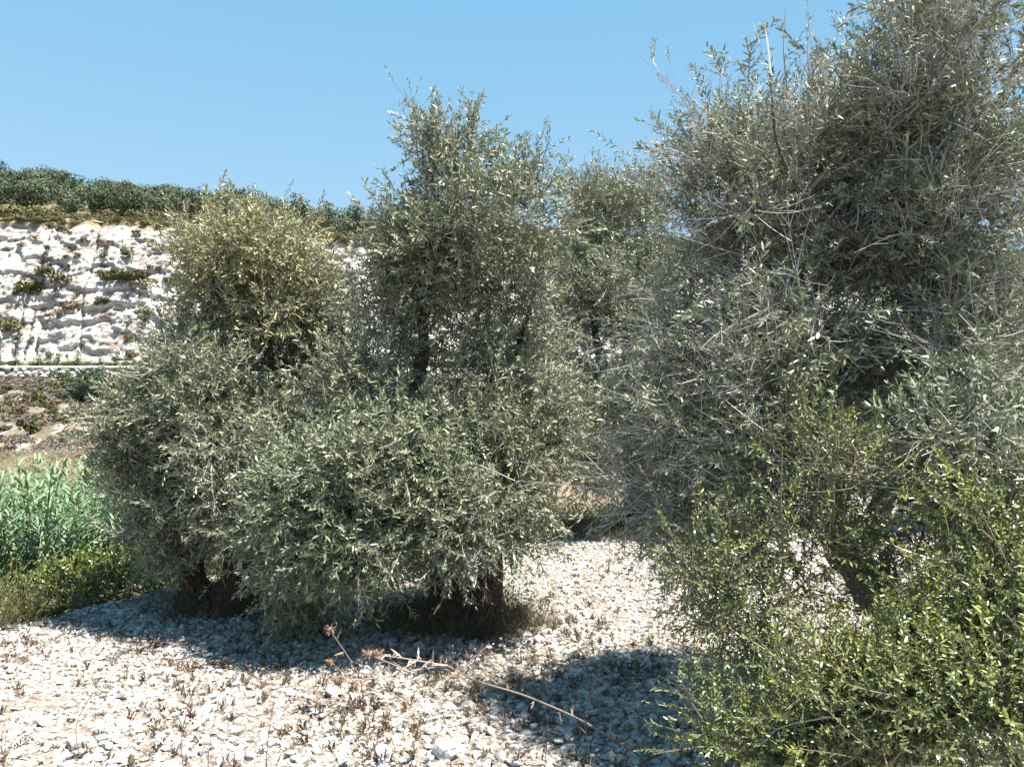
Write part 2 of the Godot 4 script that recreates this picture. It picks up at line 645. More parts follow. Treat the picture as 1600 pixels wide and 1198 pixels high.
func build_slope_and_road() -> void:
	var xs := []
	for a in spaced(-260, -90, 6): xs.append(a)
	for a in spaced(-89, 0, 0.5): xs.append(a)
	for a in spaced(2, 260, 5): xs.append(a)
	var col := func(px: float, pz: float) -> Color:
		var n := soft_noise.get_noise_2d(px * 5.0, pz * 5.0)
		var m := rock_noise.get_noise_2d(px * 9.0, pz * 14.0)
		var c := Color(0.23, 0.19, 0.155).lerp(Color(0.15, 0.13, 0.085), smoothstep(-0.2, 0.3, n))
		if m > 0.22 and pz > -76.0:
			c = c.lerp(Color(0.62, 0.56, 0.5), smoothstep(0.22, 0.34, m))
		return c.lerp(Color(0.27, 0.225, 0.165), smoothstep(-50.0, -44.0, pz))
	var hs := part("hillside", grid(xs, spaced(-44, -84.6, 0.6), slope_height, col), M.hill, self)
	tag(hs, "brown scrubby hillside under the road", "hillside", "", "structure")
	var rxs := spaced(-260, 260, 10)
	var mb := MB.new()
	for k in rxs.size():
		mb.add(Vector3(rxs[k], 3.4, -84.5), Color(0.4, 0.38, 0.35))
		mb.add(Vector3(rxs[k], 4.85, -85.1), Color(0.4, 0.38, 0.35))
		mb.add(Vector3(rxs[k], 4.95, -93.0), Color(0.4, 0.38, 0.35))
		mb.add(Vector3(rxs[k], 6.2, -97.5), Color(0.25, 0.22, 0.14))
	for k in rxs.size() - 1:
		for j in 3:
			var a := k * 4 + j
			mb.quad(a, a + 1, a + 5, a + 4)
	var rd := part("road", mb.mesh(true), M.road, self)
	tag(rd, "pale road on its embankment at the foot of the cliff", "road", "", "structure")
	# rubble wall: each boulder a part
	var wall := thing("rubble_wall", "pale rubble retaining wall of piled boulders under the road edge", "wall", Vector3(-55, 4, -84.9))
	var boulders := []
	for k in 5: boulders.append(stone_mesh(0.75, 0.5))
	var bx := -82.0
	while bx < -26.0:
		var w := R.randf_range(0.7, 1.35)
		for row in 3:
			var o := part("stone", boulders[R.randi() % 5], M.rock_stone[R.randi() % 3], wall)
			o.position = Vector3(bx + row * 0.4 + 55.0, -0.35 + row * 0.5 + R.randf_range(-0.1, 0.1), 0.45 - row * 0.28)
			o.scale = Vector3(w * 1.25, R.randf_range(0.8, 1.05), 1.0)
			o.rotation = Vector3(R.randf_range(-0.3, 0.3), R.randf() * TAU, R.randf_range(-0.2, 0.2))
		bx += w * 0.92
	var kerb := MB.new()
	var kb := path([Vector3(-35, 0.86, 0.0), Vector3(0, 0.86, -0.05), Vector3(35, 0.86, 0)], 2.0, 0.0)
	tube(kerb, kb, taper(kb.size(), 0.16, 0.16), 6, Color(0.68, 0.65, 0.6))
	part("coping", kerb.mesh(true), M.road, wall)
	# saplings along the far verge, each with its stake
	var sap_mesh := []
	for k in 3:
		sap_mesh.append(clump_mesh([[Vector3(0, 1.1, 0), Vector3(0.35, 0.6, 0.35)], [Vector3(0.1, 0.6, 0), Vector3(0.3, 0.4, 0.3)]], 120, 0.2, Color(0.075, 0.11, 0.05)))
	var stem := MB.new()
	tube(stem, path([Vector3(0, 0, 0), Vector3(0.03, 0.8, 0), Vector3(0, 1.5, 0.02)], 0.4, 0.0), taper(4, 0.03, 0.012), 5, Color(0.2, 0.16, 0.12))
	var stem_mesh := stem.mesh(true)
	var stake := MB.new()
	tube(stake, PackedVector3Array([Vector3(0.2, -0.1, 0.05), Vector3(0.2, 1.3, 0.05)]), taper(2, 0.035, 0.03), 5, Color(0.55, 0.5, 0.42))
	var stake_mesh := stake.mesh(true)
	for k in 16:
		var t := thing("roadside_sapling", "small staked sapling in the row along the road below the cliff", "tree", Vector3(-74.0 + k * 2.6 + R.randf_range(-0.7, 0.7), 5.3, -94.3 + R.randf_range(-0.4, 0.4)), "saplings planted along the road")
		part("trunk", stem_mesh, M.wood, t)
		part("crown", sap_mesh[k % 3], M.far_leaf, t, "stuff")
		part("stake", stake_mesh, M.wood, t)
		t.scale = Vector3.ONE * R.randf_range(0.8, 1.35)
		t.rotation.y = R.randf() * TAU
	# low green verge growth beside the road
	var tuft := clump_mesh([[Vector3(0, 0.15, 0), Vector3(0.7, 0.35, 0.4)]], 60, 0.22, Color(0.085, 0.12, 0.05))
	var xf := []
	var cols := []
	for k in 420:
		xf.append(Transform3D(Basis(Vector3.UP, R.randf() * TAU) * Basis.from_scale(Vector3.ONE * R.randf_range(0.6, 1.4)), Vector3(R.randf_range(-95, 0), 5.45, R.randf_range(-94.4, -95.4))))
		cols.append(vary(Color(0.9, 0.9, 0.9), 0.2))
	tag(copies("verge_growth", tuft, M.far_leaf, xf, cols, self), "low green growth along the far verge of the road", "undergrowth")

var cliff_points := {}

func gully(x: float, h: float) -> float:
	return 1.0 - 9.0 * absf(soft_noise.get_noise_2d(x * 2.6 + h * 0.5, h * 0.35 + 40.0))

func cliff_at(x: float, t: float) -> Vector3:
	var top := cliff_top(x)
	var h := lerpf(4.6, top, t)
	# ledges that dip gently, broken by gullies
	var bed := h + x * 0.12 + 3.0 * soft_noise.get_noise_2d(x * 2.2, h * 2.5) + 1.2 * rock_noise.get_noise_2d(x * 4.0, h * 5.0)
	var ledge := fposmod(bed / 3.3, 1.0)
	var ledge2 := fposmod(bed / 0.9 + 1.7 * soft_noise.get_noise_2d(x * 5.0, h * 4.0), 1.0)
	var out := 0.6 * (smoothstep(0.0, 0.8, 1.0 - ledge) - 0.5) + 0.42 * (1.0 - ledge2)
	out += 2.4 * rock_noise.get_noise_2d(x * 0.9, h * 1.1) + 0.6 * absf(rock_noise.get_noise_2d(x * 2.2 + 90.0, h * 9.0)) + 0.35 * fine_noise.get_noise_2d(x * 1.4, h * 4.0) + 0.2 * fine_noise.get_noise_2d(x * 3.4 + 20.0, h * 7.0)
	out -= 0.9 * smoothstep(0.45, 0.9, gully(x, h))
	out *= smoothstep(0.0, 0.06, t) * (1.0 - 0.8 * smoothstep(0.92, 1.0, t))
	var z := -lerpf(96.5, 112.0, t) + out * 0.8
	return Vector3(x, h + out * 0.22, z)

func build_cliff() -> void:
	var mb := MB.new()
	var xs := []
	for a in spaced(-160, -86, 1.2): xs.append(a)
	for a in spaced(-85.8, -32, 0.22): xs.append(a)
	for a in spaced(-31.6, 30, 0.5): xs.append(a)
	for a in spaced(32, 140, 2.5): xs.append(a)
	var rows := 110
	for j in rows + 1:
		var t := float(j) / rows
		for x in xs:
			var p := cliff_at(x, t)
			var n := 0.8 * soft_noise.get_noise_2d(x * 6.0, p.y * 11.0) + 0.5 * rock_noise.get_noise_2d(x * 14.0, p.y * 18.0)
			var white := Color(0.47, 0.457, 0.44).lerp(Color(0.32, 0.305, 0.295), smoothstep(0.0, 0.5, rock_noise.get_noise_2d(x * 3.0, p.y * 22.0)))
			var c := white.lerp(Color(0.22, 0.185, 0.16), smoothstep(0.23, 0.36, n + 0.1 * soft_noise.get_noise_2d(x * 2.0, p.y * 3.0)))
			c = c.lerp(Color(0.24, 0.19, 0.11), smoothstep(0.9, 1.0, t))
			mb.add(p, c)
	var w := xs.size()
	for j in rows:
		for k in w - 1:
			var a := j * w + k
			mb.quad(a, a + w, a + w + 1, a + 1)
	var c := part("cliff", mb.mesh(true), M.rock, self)
	tag(c, "white chalk cliff face with ledges above the road", "cliff", "", "structure")

func bush_variants(n: int, size: float, count: int, face: float, col: Color, flat := 0.6) -> Array:
	var out := []
	for k in n:
		var lobes := []
		for j in 4:
			var p := rv() * size * 0.5
			p.y = absf(p.y) * flat + size * flat * 0.35
			lobes.append([p, Vector3(1, flat, 1) * size * R.randf_range(0.3, 0.55)])
		out.append(clump_mesh(lobes, count, face, col))
	return out

func bush(called: String, label: String, at: Vector3, mesh: Mesh, mat: Material, s: float, group := "") -> Node3D:
	var o := part(called, mesh, mat, self)
	tag(o, label, "bush", group)
	o.position = at
	o.scale = Vector3.ONE * s
	o.rotation.y = R.randf() * TAU
	return o

func build_hill() -> void:
	var col := func(px: float, pz: float) -> Color:
		var n := soft_noise.get_noise_2d(px * 4.0, pz * 4.0)
		return Color(0.16, 0.145, 0.08).lerp(Color(0.25, 0.2, 0.14), smoothstep(-0.15, 0.3, n)).lerp(Color(0.1, 0.11, 0.065), smoothstep(-25.0, -5.0, px) * 0.85)
	var xs := []
	for a in spaced(-260, -130, 6): xs.append(a)
	for a in spaced(-128, 0, 1.0): xs.append(a)
	for a in spaced(4, 260, 6): xs.append(a)
	var zs := []
	for a in spaced(-111.9, -140, 0.9): zs.append(a)
	for a in spaced(-142, -190, 2.0): zs.append(a)
	for a in spaced(-195, -260, 8.0): zs.append(a)
	var hl := part("hilltop", grid(xs, zs, hill_height, col), M.hill, self)
	tag(hl, "dry grassy hilltop above the cliff", "hill", "", "structure")
	# the grove
	var protos := []
	for k in 7:
		var lobes := []
		for j in R.randi_range(5, 8):
			var a := R.randf() * TAU
			var r := R.randf_range(0.3, 1.5)
			lobes.append([Vector3(cos(a) * r, R.randf_range(1.2, 4.0), sin(a) * r), Vector3(1, 0.85, 1) * R.randf_range(0.9, 1.6)])
		lobes.append([Vector3(0, 2.0, 0), Vector3(2.0, 1.7, 2.0)])
		var tint: Color = [Color(0.105, 0.13, 0.08), Color(0.07, 0.092, 0.055), Color(0.135, 0.155, 0.1)][k % 3]
		var tr := MB.new()
		var tp := path([Vector3(0, -0.3, 0), Vector3(0.15, 1.0, 0.1), Vector3(-0.1, 2.4, 0)], 0.5, 0.1)
		tube(tr, tp, taper(tp.size(), 0.3, 0.14), 6, Color(0.12, 0.1, 0.08))
		protos.append([clump_mesh(lobes, 1500, 0.34, tint, 0.45), tr.mesh(true)])
	var n := 0
	var d := 129.0
	while d < 190.0:
		var x := -d * 0.70 - 3.0
		while x < -8.0:
			var px := x + R.randf_range(-1.6, 1.6)
			var pd := d + R.randf_range(-2.0, 2.0)
			x += R.randf_range(4.6, 7.4)
			if d < 132.0 and R.randf() < 0.35:
				continue
			if n >= 300 or px / pd * 1200.0 > -170.0:
				continue
			var front := d < 142.0
			var back := d > 180.0
			var t := thing("grove_tree", "rounded olive tree in the front row of the hilltop grove" if front else "olive tree on the skyline of the hilltop grove" if back else "olive tree in the midst of the dense hilltop grove", "tree", Vector3(px, hill_height(px, -pd), -pd), "front trees of the hilltop grove" if front else "skyline trees of the hilltop grove" if back else "inner trees of the hilltop grove")
			var pr = protos[R.randi() % 7]
			part("trunk", pr[1], M.wood, t)
			part("crown", pr[0], M.far_leaf, t, "stuff")
			t.scale = Vector3.ONE * R.randf_range(0.85, 1.45)
			t.rotation.y = R.randf() * TAU
			n += 1
		d += 6.9
	var xf := []
	var cols := []
	for k in 620:
		var px := R.randf_range(-12, 170)
		var pd := R.randf_range(120, 192)
		xf.append(Transform3D(Basis(Vector3.UP, R.randf() * TAU) * Basis.from_scale(Vector3.ONE * R.randf_range(0.8, 1.2)), Vector3(px, hill_height(px, -pd), -pd)))
		cols.append(vary(Color(0.9, 0.9, 0.9), 0.15))
	tag(copies("distant_grove", protos[0][0], M.far_leaf, xf, cols, self), "far grove on the ridge behind the olive trees", "grove")
	# scrub along the cliff edge
	var dry := bush_variants(4, 1.5, 260, 0.3, Color(0.13, 0.127, 0.06))
	var brown := bush_variants(3, 1.3, 220, 0.28, Color(0.16, 0.125, 0.085))
	var dark := bush_variants(4, 1.5, 300, 0.28, Color(0.075, 0.08, 0.035))
	var green := bush_variants(3, 1.6, 300, 0.3, Color(0.07, 0.095, 0.05))
	var fill := [[], []]
	for k in 2200:
		var px := R.randf_range(-100, 6)
		var pd := 111.3 + 27.0 * pow(R.randf(), 1.4)
		if soft_noise.get_noise_2d(px * 5.0, pd * 5.0) > 0.22:
			continue
		fill[0 if R.randf() < 0.8 else 1].append(Transform3D(Basis(Vector3.UP, R.randf() * TAU) * Basis.from_scale(Vector3.ONE * R.randf_range(0.35, 0.9)), Vector3(px, hill_height(px, -maxf(pd, 112.0)) - 0.25, -pd)))
	var slope_fill := [[], []]
	for k in 3600:
		var pd := R.randf_range(46.5, 84.2)
		var px := -pd * R.randf_range(0.1, 0.76)
		if soft_noise.get_noise_2d(px * 6.0, pd * 6.0) > lerpf(0.12, 0.3, smoothstep(60.0, 78.0, pd)):
			continue
		slope_fill[0 if R.randf() < 0.35 and pd > 66.0 else 1].append(Transform3D(Basis(Vector3.UP, R.randf() * TAU) * Basis.from_scale(Vector3.ONE * R.randf_range(0.25, 0.7)), Vector3(px, slope_height(px, -pd) - 0.1, -pd)))
	var holder := thing("scrub", "low dry scrub over the slope and along the cliff edge", "scrub")
	tag(holder, "", "", "", "stuff")
	copies("edge_scrub", dry[0], M.far_leaf, fill[0], [], holder)
	copies("brown_scrub", brown[0], M.far_leaf, fill[1], [], holder)
	copies("slope_scrub", dark[0], M.far_leaf, slope_fill[0], [], holder)
	copies("brown_scrub", bush_variants(1, 1.3, 220, 0.28, Color(0.185, 0.16, 0.135))[0], M.far_leaf, slope_fill[1], [], holder)
	for k in 120:
		var px := R.randf_range(-96, -18)
		var pd := R.randf_range(112.6, 134.0)
		var br := R.randf() < 0.25
		bush("edge_bush", "brown dry bush in the scrub band above the cliff edge" if br else "yellow green low bush in the scrub band above the cliff edge", Vector3(px, hill_height(px, -pd), -pd), (brown if br else dry)[R.randi() % 3], M.far_leaf, R.randf_range(0.9, 2.0), "brown bushes of the scrub band" if br else "yellow green bushes of the scrub band")
	# bushes on the face: the ones that stand out, then the small ones
	var named := [
		[-52.5, 0.545, 2.0, "dark", "widest olive green bush on the middle ledge of the cliff"],
		[-50.6, 0.55, 1.9, "dark", "olive green bush at the right end of the middle ledge clump"],
		[-54.3, 0.55, 1.5, "dark", "rounded olive green bush at the left end of the middle ledge clump"],
		[-63.5, 0.60, 1.7, "dark", "dark bush on the left of the cliff above its lower neighbour"],
		[-61.0, 0.54, 1.5, "dark", "dark bush below the left upper ledge of the cliff"],
		[-65.8, 0.5, 2.0, "dark", "large dark bush at the left border of the cliff"],
		[-48.2, 0.35, 1.5, "dry", "lone yellow green bush low on the cliff"],
		[-46.0, 0.55, 1.1, "dark", "small dark bush on bare rock right of the middle ledge"],
		[-66.5, 0.26, 1.7, "dry", "ochre bush near the foot of the cliff at the far left"],
		[-53.5, 0.72, 1.2, "dark", "small dark bush high on the cliff under the edge"],
		[-58.5, 0.36, 1.8, "brown", "broad brown bush on the lower left slabs of the cliff"],
		[-46.8, 0.74, 1.8, "brown", "reddish brown bush high on the cliff beside the olive crown"],
	]
	for b in named:
		var m: Array = {"dark": dark, "dry": dry, "brown": brown}[b[3]]
		bush("cliff_bush", b[4], cliff_at(b[0], b[1]) + Vector3(0, -0.15, 0.1), m[R.randi() % m.size()], M.far_leaf, b[2])
	for k in 230:
		var px := R.randf_range(-72, -24)
		var t := R.randf_range(0.1, 0.97)
		if soft_noise.get_noise_2d(px * 6.0, t * 150.0) < -0.02:
			continue
		var br := R.randf() < 0.6
		bush("cliff_scrub", "small brown bush clinging to the white cliff" if br else "small dark green bush clinging to the white cliff", cliff_at(px, t) + Vector3(0, -0.1, 0.1), brown[R.randi() % 3] if br else dark[R.randi() % 4], M.far_leaf, R.randf_range(0.4, 1.15), "small brown bushes on the cliff" if br else "small dark bushes on the cliff")
	# slope under the road
	var tree := thing("slope_tree", "dark blue green rounded tree alone on the brown slope below the road", "tree", Vector3(-38.0, slope_height(-38, -69.5), -69.5))
	var tr := MB.new()
	tube(tr, path([Vector3(0, -0.3, 0), Vector3(0.1, 0.7, 0), Vector3(0, 1.6, 0)], 0.4, 0.0), taper(5, 0.16, 0.08), 6, Color(0.12, 0.1, 0.08))
	part("trunk", tr.mesh(true), M.wood, tree)
	part("crown", clump_mesh([[Vector3(0.2, 1.7, 0), Vector3(1.5, 1.3, 1.3)], [Vector3(-1.1, 1.0, 0.2), Vector3(1.0, 0.9, 1.0)], [Vector3(-1.8, 0.4, 0.6), Vector3(0.8, 0.6, 0.8)]], 1300, 0.3, Color(0.05, 0.075, 0.05)), M.far_leaf, tree, "stuff")
	for k in 150:
		var pd := R.randf_range(47.0, 84.0)
		var px := -pd * R.randf_range(0.36, 0.76)
		var up := pd > 70.0
		var br := R.randf() < (0.55 if up else 0.8)
		bush("slope_bush", ("brown" if br else "dull green") + (" bush on the upper slope under the rubble wall" if up else " bush on the lower slope above the reeds"), Vector3(px, slope_height(px, -pd) - 0.1, -pd), brown[R.randi() % 3] if br else dark[R.randi() % 4] if R.randf() < 0.7 else green[R.randi() % 3], M.far_leaf, R.randf_range(0.45, 1.15), ("brown" if br else "green") + (" bushes of the upper slope" if up else " bushes of the lower slope"))

# ------------------------------------------------------------------ olive trees
func build_trees() -> void:
	var top := Color(0.205, 0.215, 0.16)
	var under := Color(0.37, 0.38, 0.335)
	var wood := Color(0.30, 0.28, 0.24)
	var white := Color(1, 1, 1)
	var ol := []
	for k in 5:
		ol.append(sprig(R.randf_range(0.15, 0.26), R.randi_range(7, 9), 0.05, 0.0105, top, under, wood, Color(1.15, 1.15, 0.95)))
	var bark := Color(0.15, 0.115, 0.09)
	var T := Color(0.92, 0.95, 0.9)
	var Y := Color(1.12, 1.08, 0.86)
	var G := Color(0.9, 1.0, 0.92)

	# the middle one
	var b := Vector3(-0.45, -0.05, -5.4)
	woody("olive_tree", "bushy olive tree with a pointed tall top in the middle of the gravel", "tree", b,
		[["trunk", [b, b + Vector3(0.02, 0.3, 0.02), b + Vector3(-0.05, 0.7, 0.0), P(690, 720, 5.4)], 0.17, 0.09],
		["trunk", [b + Vector3(0.22, 0, 0.12), b + Vector3(0.3, 0.4, 0.15), P(770, 760, 5.3)], 0.1, 0.05],
		["limb", [P(690, 720, 5.4), P(655, 620, 5.35), P(665, 545, 5.3), P(662, 470, 5.3), P(680, 380, 5.3)], 0.062, 0.022],
		["limb", [P(690, 720, 5.4), P(740, 640, 5.5), P(800, 560, 5.6), P(830, 480, 5.6)], 0.045, 0.014],
		["limb", [P(690, 720, 5.4), P(620, 690, 5.0), P(560, 660, 4.7)], 0.05, 0.014],
		["limb", [P(770, 760, 5.3), P(830, 710, 5.2), P(880, 690, 5.1)], 0.04, 0.012],
		["limb", [b + Vector3(-0.05, 0.6, 0.05), P(600, 800, 4.8), P(500, 800, 4.6)], 0.045, 0.012]],
		[[P(730, 370, 5.3), Vector3(0.66, 0.5, 0.55), 66, 13, 0.18, 0.35, T],
		[P(700, 265, 5.3), Vector3(0.34, 0.36, 0.3), 22, 11, 0.13, 0.6, T],
		[P(810, 300, 5.4), Vector3(0.3, 0.22, 0.25), 12, 11, 0.13, 0.5, T],
		[P(660, 400, 5.3), Vector3(0.42, 0.38, 0.45), 34, 13, 0.18, 0.3, T],
		[P(780, 500, 5.5), Vector3(0.55, 0.46, 0.5), 46, 12, 0.18, 0.2, T],
		[P(590, 530, 5.3), Vector3(0.36, 0.5, 0.4), 30, 12, 0.18, 0.2, T],
		[P(810, 620, 5.4), Vector3(0.5, 0.5, 0.5), 46, 12, 0.18, 0.1, T],
		[P(640, 740, 4.95), Vector3(0.6, 0.4, 0.5), 56, 17, 0.18, 0.1, G],
		[P(500, 790, 4.8), Vector3(0.45, 0.42, 0.45), 46, 17, 0.17, 0.05, G],
		[P(710, 805, 4.8), Vector3(0.56, 0.36, 0.45), 56, 16, 0.17, -0.05, G],
		[P(555, 850, 4.75), Vector3(0.42, 0.28, 0.35), 34, 16, 0.16, -0.15, G],
		[P(800, 775, 5.0), Vector3(0.32, 0.4, 0.4), 30, 15, 0.16, 0.0, T],
		[P(690, 930, 5.55), Vector3(0.36, 0.2, 0.25), 10, 12, 0.14, -0.1, T],
		[P(560, 630, 5.2), Vector3(0.4, 0.4, 0.4), 32, 12, 0.18, 0.1, T],
		[P(590, 690, 4.9), Vector3(0.5, 0.34, 0.4), 26, 15, 0.18, 0.1, T],
		[P(760, 690, 5.0), Vector3(0.42, 0.36, 0.4), 26, 12, 0.18, 0.1, T],
		[P(475, 850, 4.9), Vector3(0.35, 0.32, 0.35), 24, 15, 0.16, -0.2, T],
		[P(720, 590, 6.0), Vector3(0.7, 0.5, 0.35), 30, 11, 0.2, 0.1, T],
		[P(690, 430, 5.65), Vector3(0.6, 0.3, 0.5), 26, 15, 0.18, 0.2, Y],
		[P(845, 690, 5.4), Vector3(0.34, 0.36, 0.4), 20, 12, 0.17, 0.1, T]],
		[[[P(620, 660, 4.9), P(605, 580, 4.9), P(600, 520, 4.95)], 13, T], [[P(760, 650, 4.9), P(775, 580, 4.95), P(790, 515, 5.0)], 13, T], [[P(850, 650, 5.1), P(860, 580, 5.1), P(875, 520, 5.15)], 13, T], [[P(520, 680, 4.8), P(505, 600, 4.85), P(500, 540, 4.9)], 13, T], [[P(710, 650, 4.9), P(712, 590, 4.9), P(720, 540, 4.9)], 10, T], [[P(690, 300, 5.3), P(675, 230, 5.3), P(650, 182, 5.3)], 12, T], [[P(715, 300, 5.3), P(725, 230, 5.3), P(738, 168, 5.3)], 22, T], [[P(700, 300, 5.3), P(690, 240, 5.3), P(672, 190, 5.3)], 14, T],
		[[P(800, 320, 5.4), P(815, 260, 5.4), P(822, 225, 5.4)], 12, T], [[P(820, 320, 5.4), P(845, 260, 5.4), P(856, 222, 5.4)], 12, T], [[P(830, 330, 5.4), P(860, 285, 5.4), P(880, 262, 5.4)], 10, T], [[P(660, 330, 5.3), P(625, 310, 5.3), P(598, 308, 5.3)], 9, T], [[P(740, 290, 5.3), P(765, 250, 5.3), P(780, 225, 5.3)], 12, T]],
		ol, M.olive, bark, Color(0.2, 0.17, 0.14), 260, 420, 0.02)

	# the left one
	b = Vector3(-2.05, -0.05, -5.8)
	woody("olive_tree", "olive tree with forked dark trunk and yellowish crown beside the reeds", "tree", b,
		[["trunk", [b, b + Vector3(0.02, 0.35, 0), P(395, 800, 5.8), P(440, 690, 5.8)], 0.15, 0.075],
		["trunk", [b + Vector3(-0.28, 0, -0.05), b + Vector3(-0.36, 0.4, 0), P(270, 780, 5.8)], 0.12, 0.05],
		["limb", [P(440, 690, 5.8), P(432, 600, 5.75), P(418, 540, 5.7), P(402, 480, 5.7), P(410, 410, 5.7)], 0.055, 0.016],
		["limb", [P(432, 600, 5.75), P(480, 540, 5.8), P(500, 460, 5.8)], 0.03, 0.01],
		["limb", [P(418, 540, 5.7), P(360, 500, 5.7), P(330, 440, 5.7)], 0.03, 0.01],
		["limb", [P(270, 780, 5.8), P(230, 700, 5.7), P(220, 640, 5.6)], 0.04, 0.012],
		["limb", [P(395, 800, 5.8), P(340, 700, 5.5), P(310, 640, 5.4)], 0.04, 0.012]],
		[[P(400, 390, 5.7), Vector3(0.62, 0.26, 0.5), 50, 13, 0.15, 0.35, Y],
		[P(340, 440, 5.7), Vector3(0.34, 0.42, 0.4), 32, 12, 0.16, 0.3, Y],
		[P(450, 450, 5.7), Vector3(0.38, 0.42, 0.4), 34, 12, 0.16, 0.3, Y],
		[P(390, 520, 6.15), Vector3(0.55, 0.45, 0.4), 26, 15, 0.18, 0.2, T],
		[P(235, 690, 5.6), Vector3(0.42, 0.5, 0.45), 54, 17, 0.16, 0.1, T],
		[P(330, 660, 5.4), Vector3(0.5, 0.45, 0.45), 50, 16, 0.17, 0.1, T],
		[P(450, 700, 5.5), Vector3(0.4, 0.4, 0.4), 30, 20, 0.17, 0.0, T],
		[P(300, 790, 5.5), Vector3(0.42, 0.34, 0.4), 46, 17, 0.16, -0.1, T],
		[P(410, 800, 5.3), Vector3(0.4, 0.3, 0.35), 32, 16, 0.16, -0.1, T],
		[P(470, 920, 5.2), Vector3(0.3, 0.24, 0.3), 16, 20, 0.15, -0.2, Y],
		[P(300, 560, 5.7), Vector3(0.4, 0.4, 0.4), 28, 14, 0.18, 0.2, T],
		[P(390, 720, 5.2), Vector3(0.45, 0.4, 0.4), 28, 16, 0.18, 0.0, T],
		[P(470, 560, 6.1), Vector3(0.4, 0.4, 0.4), 22, 13, 0.18, 0.1, T],
		[P(285, 840, 5.6), Vector3(0.28, 0.16, 0.3), 12, 13, 0.14, -0.2, T],
		[P(500, 600, 6.1), Vector3(0.45, 0.5, 0.4), 26, 12, 0.19, 0.1, T],
		[P(215, 720, 5.6), Vector3(0.28, 0.3, 0.35), 16, 15, 0.16, 0.0, T],
		[P(520, 500, 5.9), Vector3(0.28, 0.3, 0.4), 14, 11, 0.18, 0.2, T]],
		[[[P(400, 380, 5.7), P(402, 350, 5.7), P(400, 322, 5.7)], 9, Y], [[P(330, 400, 5.7), P(300, 380, 5.7), P(285, 365, 5.7)], 8, Y], [[P(240, 620, 5.6), P(245, 590, 5.6), P(250, 565, 5.6)], 8, T]],
		ol, M.olive, Color(0.14, 0.095, 0.075), Color(0.2, 0.17, 0.14), 220, 380, 0.02)

	# the one further back between the middle and the right tree
	b = Vector3(1.45, -0.05, -9.3)
	woody("olive_tree", "olive tree standing farther back between the tall middle tree and the bare twigged tree", "tree", b,
		[["trunk", [b, b + Vector3(0.1, 0.7, 0), P(960, 640, 9.2)], 0.2, 0.1],
		["limb", [P(960, 640, 9.2), P(930, 520, 9.1), P(940, 400, 9.0)], 0.08, 0.02],
		["limb", [P(960, 640, 9.2), P(1030, 540, 9.2), P(1060, 420, 9.2)], 0.07, 0.02]],
		[[P(930, 330, 9.0), Vector3(0.55, 0.5, 0.6), 34, 22, 0.2, 0.4, T],
		[P(1000, 320, 9.0), Vector3(0.5, 0.45, 0.6), 30, 22, 0.2, 0.4, T],
		[P(900, 480, 9.0), Vector3(0.5, 0.9, 0.7), 52, 22, 0.22, 0.2, T],
		[P(1000, 460, 8.8), Vector3(0.8, 0.8, 0.8), 80, 22, 0.22, 0.2, T],
		[P(950, 620, 8.7), Vector3(0.7, 0.7, 0.7), 60, 22, 0.22, 0.0, G],
		[P(1060, 650, 8.9), Vector3(0.8, 0.8, 0.7), 60, 22, 0.22, 0.0, T],
		[P(930, 730, 8.9), Vector3(0.5, 0.35, 0.5), 20, 20, 0.2, -0.1, T]],
		[[[P(930, 300, 9.0), P(940, 270, 9.0), P(937, 248, 9.0)], 16, T], [[P(985, 300, 9.0), P(980, 270, 9.0), P(975, 246, 9.0)], 16, T], [[P(890, 320, 9.0), P(885, 280, 9.0), P(880, 258, 9.0)], 12, T], [[P(1020, 300, 9.0), P(1035, 280, 9.0), P(1040, 262, 9.0)], 12, T]],
		ol, M.olive, bark, Color(0.22, 0.2, 0.17), 60, 240, 0.0)

	# the near one at the right
	var big := []
	for k in 5:
		big.append(sprig(R.randf_range(0.16, 0.26), R.randi_range(6, 9), 0.052, 0.0112, Color(0.2, 0.21, 0.158), under, wood, Color(1.1, 1.1, 0.95)))
	b = Vector3(2.5, -0.05, -4.5)
